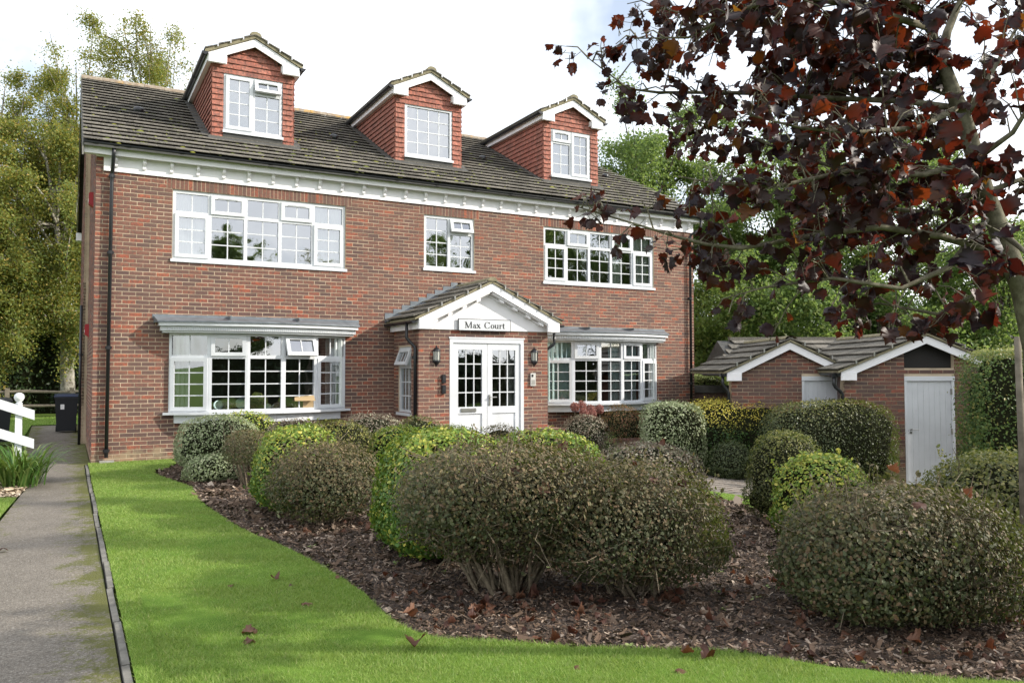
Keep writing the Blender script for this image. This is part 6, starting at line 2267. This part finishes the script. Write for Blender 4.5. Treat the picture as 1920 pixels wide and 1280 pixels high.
for li, L_ in enumerate(LIMBS):
    P = [Vector(p) for p in L_]
    bb = MB()
    n = len(P)
    r0 = .030 if li < 2 else .020
    if li in (2,):
        r0 = .024
    bb.tube(P, [r0 * (1 - .86 * k / (n - 1)) for k in range(n)], 8)
    acc = 0.0
    for k in range(n - 1):
        seg = P[k + 1] - P[k]
        fr = k / (n - 1)
        m = seg.length * DENS[li] * (.35 if fr < .12 else 1.0)
        acc += m
        while acc >= 1:
            nl = int(rg.integers(3, 7))
            acc -= nl
            q = P[k] + seg * float(rg.random())
            L = float(rg.uniform(.10, .38))
            if fr > .6:
                L *= .55
            dr = (seg.normalized() * .6 + rvec(.75)).normalized()
            q2 = q + dr * L
            q2.z += float(rg.uniform(-.05, .06))
            qm = (q + q2) / 2 + Vector((0, 0, .03))
            bb.tube([q, qm, q2], [.005, .0038, .0026], 5, False)
            for j in range(nl):
                t = float(rg.uniform(.35, 1.05))
                p = q + (q2 - q) * t + rvec(.018)
                out = (dr + rvec(.9))
                out.z -= .55
                out.normalize()
                pl = float(rg.uniform(.04, .09))
                p2 = p + out * pl
                bb.tube([p, p2], [.0022, .0016], 4, False)
                leaves.append((p2, out, float(rg.uniform(.056, .116)) * (1.08 - .50 * fr)))
    bb.build("branch", M_maplebark, maple, True)
items = []
for (p, out, s) in leaves:
    T = (out + Vector((0, 0, -.5)) + rvec(.35)).normalized()
    N = rvec(1.0)
    N.z += .8
    N = N - T * N.dot(T)
    if N.length < .05:
        N = Vector((0, 0, 1)).cross(T)
    N.normalize()
    B = T.cross(N)
    R = Matrix((B, T, N)).transposed()
    dv_ = p - CAM
    w = dv_.dot(_f)
    u, v = dv_.dot(_r) / w * 1509 + 960, 640 - dv_.dot(_u) / w * 1509
    vis = (-40 < u < 1960) and (-40 < v < 1320) and w > 0
    items.append((0 if vis else 1, -s / max(.5, w), p, R, s, int(rg.integers(0, 6))))
items.sort(key=lambda t: (t[0], t[1]))
VV, FF, nv = [], [], 0
for i, (_, _, p, R, s, k) in enumerate(items):
    if i < 300:
        o = bpy.data.objects.new("leaf", MM[k])
        _link(o, maple, p)
        o.rotation_euler = R.to_euler()
        o.scale = (s, s, s)
    else:
        v = MV[k][0] @ (np.array(R) * s).T + np.array(p)
        VV.append(v)
        FF.append(MV[k][1] + nv)
        nv += len(v)
VV = np.concatenate(VV)
FF = np.concatenate(FF)
o = mobj("foliage", npmesh("foliage", VV - np.array([4.58, -13.56, 0]), FF, LM, True), maple, (4.58, -13.56, 0))
tag(o, kind="stuff")
print("maple leaves", len(items))

# ------------------------------------------------------------------ fallen leaves on the grass
FALL = [((.587, -10.885), .12, "curled dark purple leaf on the lawn nearest the path edging", 0), ((.60, -11.10), .10, "flat rust-brown leaf on the lawn just nearer than the dark purple one", 1), ((1.432, -11.60), .14, "largest rust-brown leaf on the lawn, at the tip of the mulch edge", 2),
        ((1.086, -10.43), .09, "flat brown leaf alone in the middle of the lawn", 3), ((1.05, -9.72), .08, "dark twisted leaf of the pair lying farther up the lawn", 4), ((1.12, -9.93), .06, "small rusty leaf beside the twisted pair on the lawn", 5),
        ((.727, -9.73), .05, "tiny dark leaf left of the twisted pair on the lawn", 1), ((1.50, -9.88), .05, "tiny red-brown leaf at the mulch edge of the lawn", 0), ((2.055, -12.36), .055, "small brown leaf low on the lawn in the centre foreground", 3),
        ((2.737, -12.53), .09, "left one of two brown leaves beside each other on the front lawn", 2), ((2.83, -12.60), .10, "right one of two brown leaves beside each other on the front lawn", 4), ((2.558, -12.69), .09, "brown leaf nearest the camera below the two paired leaves", 5),
        ((-.872, -7.40), .08, "bright red leaf on the path at the left picture edge", 1)]
for (xy, s, lb, k) in FALL:
    o = mobj("fallen_leaf", MF[k], None, (xy[0], xy[1], gz(*xy) + .03), (rnd.uniform(-.25, .25), rnd.uniform(-.25, .25), rnd.uniform(0, 6.28)), (s * .8, s * .8, s))
    tag(o, lb, "leaf", "fallen leaves on the grass")

# ------------------------------------------------------------------ mulch, leaf litter, grass blades
fwd = np.array([math.sin(YAW), math.cos(YAW)])
rgt = np.array([math.cos(YAW), -math.sin(YAW)])
cam2 = np.array([CAM.x, CAM.y])


def scatter(poly, n, power, rg, wmax=30.0, margin=.06):
    """points inside poly and in view, denser near the camera"""
    poly = np.array(poly)
    lo, hi = poly.min(0), poly.max(0)
    out = []
    got = 0
    while got < n:
        m = 400000
        p = rg.uniform(lo, hi, (m, 2))
        d = p - cam2
        w = d @ fwd
        l = d @ rgt
        ok = (w > 2.5) & (w < wmax) & (np.abs(l / np.maximum(w, .1)) < .64 + margin)
        ok &= rg.random(m) < np.minimum(1, (4.2 / np.maximum(w, 1)) ** power)
        p = p[ok]
        p = p[inpoly(p[:, 0], p[:, 1], poly)]
        if len(p) == 0:
            break
        out.append(p)
        got += len(p)
    return np.concatenate(out)[:n]


def chips(name, poly, n, mat, size, asp, dz, seed, power=1.4, tilt=.5, label=None):
    rg = np.random.default_rng(seed)
    p = scatter(poly, n, power, rg)
    n = len(p)
    w = (p - cam2) @ fwd
    a = rg.uniform(0, 2 * math.pi, n)
    N = unit(np.stack([rg.normal(0, tilt, n), rg.normal(0, tilt, n), np.ones(n)], 1))
    T = np.stack([np.cos(a), np.sin(a), rg.normal(0, .25, n)], 1)
    L = size * rg.lognormal(0, .58, n) * np.clip(w / 7, .8, 1.6)
    P = np.stack([p[:, 0], p[:, 1], gzn(p[:, 0], p[:, 1]) + dz + rg.uniform(0, .018, n)], 1)
    T = unit(T - N * (T * N).sum(1, keepdims=True))
    B = np.cross(N, T)
    L1, W1 = L[:, None], (L * asp * rg.uniform(.6, 1.5, n))[:, None]
    V = np.empty((n, 4, 3), np.float32)
    V[:, 0], V[:, 1], V[:, 2], V[:, 3] = P - T * L1 / 2 - B * W1 / 2, P + T * L1 / 2 - B * W1 * .35, P + T * L1 / 2 + B * W1 * .4, P - T * L1 / 2 + B * W1 / 2
    o = mobj(name, npmesh(name, V.reshape(-1, 3), np.arange(n * 4).reshape(n, 4), mat))
    tag(o, label, None, None, "stuff")


M_chip = leafmat("bark chip", [(0, (0.032, 0.020, 0.013)), (.45, (0.082, 0.051, 0.034)), (.75, (0.145, 0.096, 0.064)), (.92, (0.26, 0.20, 0.155)), (1, (0.38, 0.31, 0.25))], .02, .85)
chips("mulch", BED, 120000, M_chip, .024, .32, .006, 401, 1.3, .5, "dark bark chips covering the planting bed")
litter = [q for q in BED]
def litter_leaves(n, seed):
    rg = np.random.default_rng(seed)
    spots = [(2.5, -10.8, .55), (3.35, -11.4, .55), (4.3, -12.6, .75), (3.2, -12.3, .6), (2.1, -11.5, .5), (4.6, -13.3, .6), (5.2, -11.4, .8), (2.1, -8.0, .5)]
    VV, FF, nv = [], [], 0
    bed = np.array(BED)
    while len(VV) < n:
        sx, sy, sr = spots[rg.integers(0, len(spots))]
        x, y = rg.normal(sx, sr), rg.normal(sy, sr * .8)
        if not inpoly(np.array([x]), np.array([y]), bed)[0]:
            continue
        k = int(rg.integers(0, 6))
        from mathutils import Euler
        R = np.array(Euler((rg.normal(0, .45), rg.normal(0, .45), rg.uniform(0, 6.28))).to_matrix()) * rg.uniform(.03, .075)
        v = MV[k][0] * np.array([1, 1, 1.6])
        v = v @ R.T + np.array([x, y, gz(x, y) + .022])
        VV.append(v)
        FF.append(MV[k][1] + nv)
        nv += len(v)
    o = mobj("leaf_litter", npmesh("leaf_litter", np.concatenate(VV), np.concatenate(FF), LFALL, True))
    tag(o, "brown fallen leaves lying under the foreground shrubs", None, None, "stuff")


litter_leaves(330, 402)
# dry leaves caught on top of the shrubs
for (x, y, z, s, lb) in ((2.35, -11.15, .90, .09, "near the lawn-side shoulder of the large woody shrub"), (2.55, -11.28, .80, .11, "low on the front of the large woody shrub"), (2.75, -11.2, .93, .08, "front of the large woody shrub, beside its sloping neighbour"), (2.9, -10.95, 1.02, .10, "very top of the large woody shrub"), (2.2, -10.9, .97, .08, "lawn-side top of the large woody shrub"),
                         (3.25, -11.6, .86, .10, "front of the sloping bronze-green shrub"), (3.5, -11.6, .80, .08, "outer side of the sloping bronze-green shrub"), (3.3, -11.3, .97, .09, "top of the sloping bronze-green shrub"),
                         (4.2, -12.95, .80, .10, "left front of the corner shrub"), (4.6, -13.0, .82, .09, "middle front of the corner shrub"), (4.45, -12.6, .94, .10, "crown of the corner shrub"), (4.9, -12.8, .80, .08, "right side of the corner shrub"),
                         (5.7, -8.7, .76, .10, "front edge of the flat-topped pink-cream shrub"), (5.5, -8.4, .78, .11, "flat top of the pink-cream shrub")):
    o = mobj("dry_leaf", MF[int(rg.integers(0, 6))], None, (x, y, z), (float(rg.normal(.5, .4)), float(rg.normal(0, .4)), float(rg.uniform(-1, 1))), (s * .8, s * .8, s))
    tag(o, "dry brown leaf caught on the " + lb, "leaf", "dry leaves caught on the shrubs")
# weed seedlings in the bark
rgw = np.random.default_rng(405)
pw = scatter(BED, 70, 1.0, rgw)
PP, NN, TT = [], [], []
for q in pw:
    for j in range(6):
        a = rgw.uniform(0, 6.28)
        PP.append((q[0] + rgw.normal(0, .012), q[1] + rgw.normal(0, .012), gz(*q) + .02))
        NN.append((rgw.normal(0, .4), rgw.normal(0, .4), 1))
        TT.append((math.cos(a), math.sin(a), .5))
V, F = leaf_oval(np.array(PP), unit(np.array(NN)), np.array(TT), rgw.uniform(.02, .045, len(PP)), rgw.uniform(.012, .024, len(PP)))
tag(mobj("weeds", npmesh("weeds", V, F, Lf['pale'])), "small green weed seedlings scattered through the bark", None, None, "stuff")
chips("gravel", GRAVEL, 9000, leafmat("gravel stone", [(0, (.25, .2, .14)), (.6, (.45, .36, .26)), (1, (.6, .52, .42))], .0, .9), .02, .8, .0, 403, 1.0, .4, "pale gravel beside the path")

M_grass = leafmat("grass blade", [(0, (0.125, 0.215, 0.038)), (.5, (0.21, 0.33, 0.065)), (.85, (0.30, 0.41, 0.11)), (.96, (0.36, 0.38, 0.15)), (1, (0.46, 0.42, 0.22))], .35, .5, tcol=(.38, .48, .07))
_n, _l = M_grass.node_tree.nodes, M_grass.node_tree.links
_b = _n["Principled BSDF"]
_src = _b.inputs["Base Color"].links[0].from_socket
_c = mixc(_n, _l, mapr(_n, _l, noise(_n, _l, 1.4, 5, .65, "World"), .42, .66, 0, .6), _src, (0.25, 0.32, 0.075))
_c = mixc(_n, _l, mapr(_n, _l, noise(_n, _l, 4.5, 4, .6, "World"), .55, .72, 0, .5), _c, (0.075, 0.155, 0.03))
_l.new(_c, _b.inputs["Base Color"])


def grass(name, poly, n, seed, label, power=1.1, h=.023):
    rg = np.random.default_rng(seed)
    p = scatter(poly, n, power, rg)
    n = len(p)
    w = (p - cam2) @ fwd
    k = np.clip(w / 5, .9, 2.2)
    a = rg.uniform(0, 2 * math.pi, n)
    hh = h * rg.uniform(.5, 1.3, n)
    wd_ = .0042 * k * rg.uniform(.7, 1.3, n)
    P = np.stack([p[:, 0], p[:, 1], gzn(p[:, 0], p[:, 1]) + .008], 1)
    s = np.stack([np.cos(a), np.sin(a), np.zeros(n)], 1) * (wd_ / 2)[:, None]
    ln = rg.normal(0, .6, (n, 2)) * hh[:, None]
    tip = P + np.stack([ln[:, 0], ln[:, 1], hh], 1)
    V = np.empty((n, 3, 3), np.float32)
    V[:, 0], V[:, 1], V[:, 2] = P - s, P + s, tip
    o = mobj(name, npmesh(name, V.reshape(-1, 3), np.arange(n * 3).reshape(n, 3), M_grass))
    tag(o, label, None, None, "stuff")


grass("grass", LAWN, 330000, 411, "short mown grass of the curving front lawn")
grass("grass", STRIP, 16000, 412, "short grass strip beside the block paving", .3)
grass("grass", side_lawn, 15000, 413, "grass at the left picture edge beside the path", .8)
grass("grass", [(-1.32, 8), (-1.32, 12.2), (0, 12.2), (0, 17), (-9, 17), (-9, 8)], 12000, 414, "grass behind the wheelie bin", .2, .05)
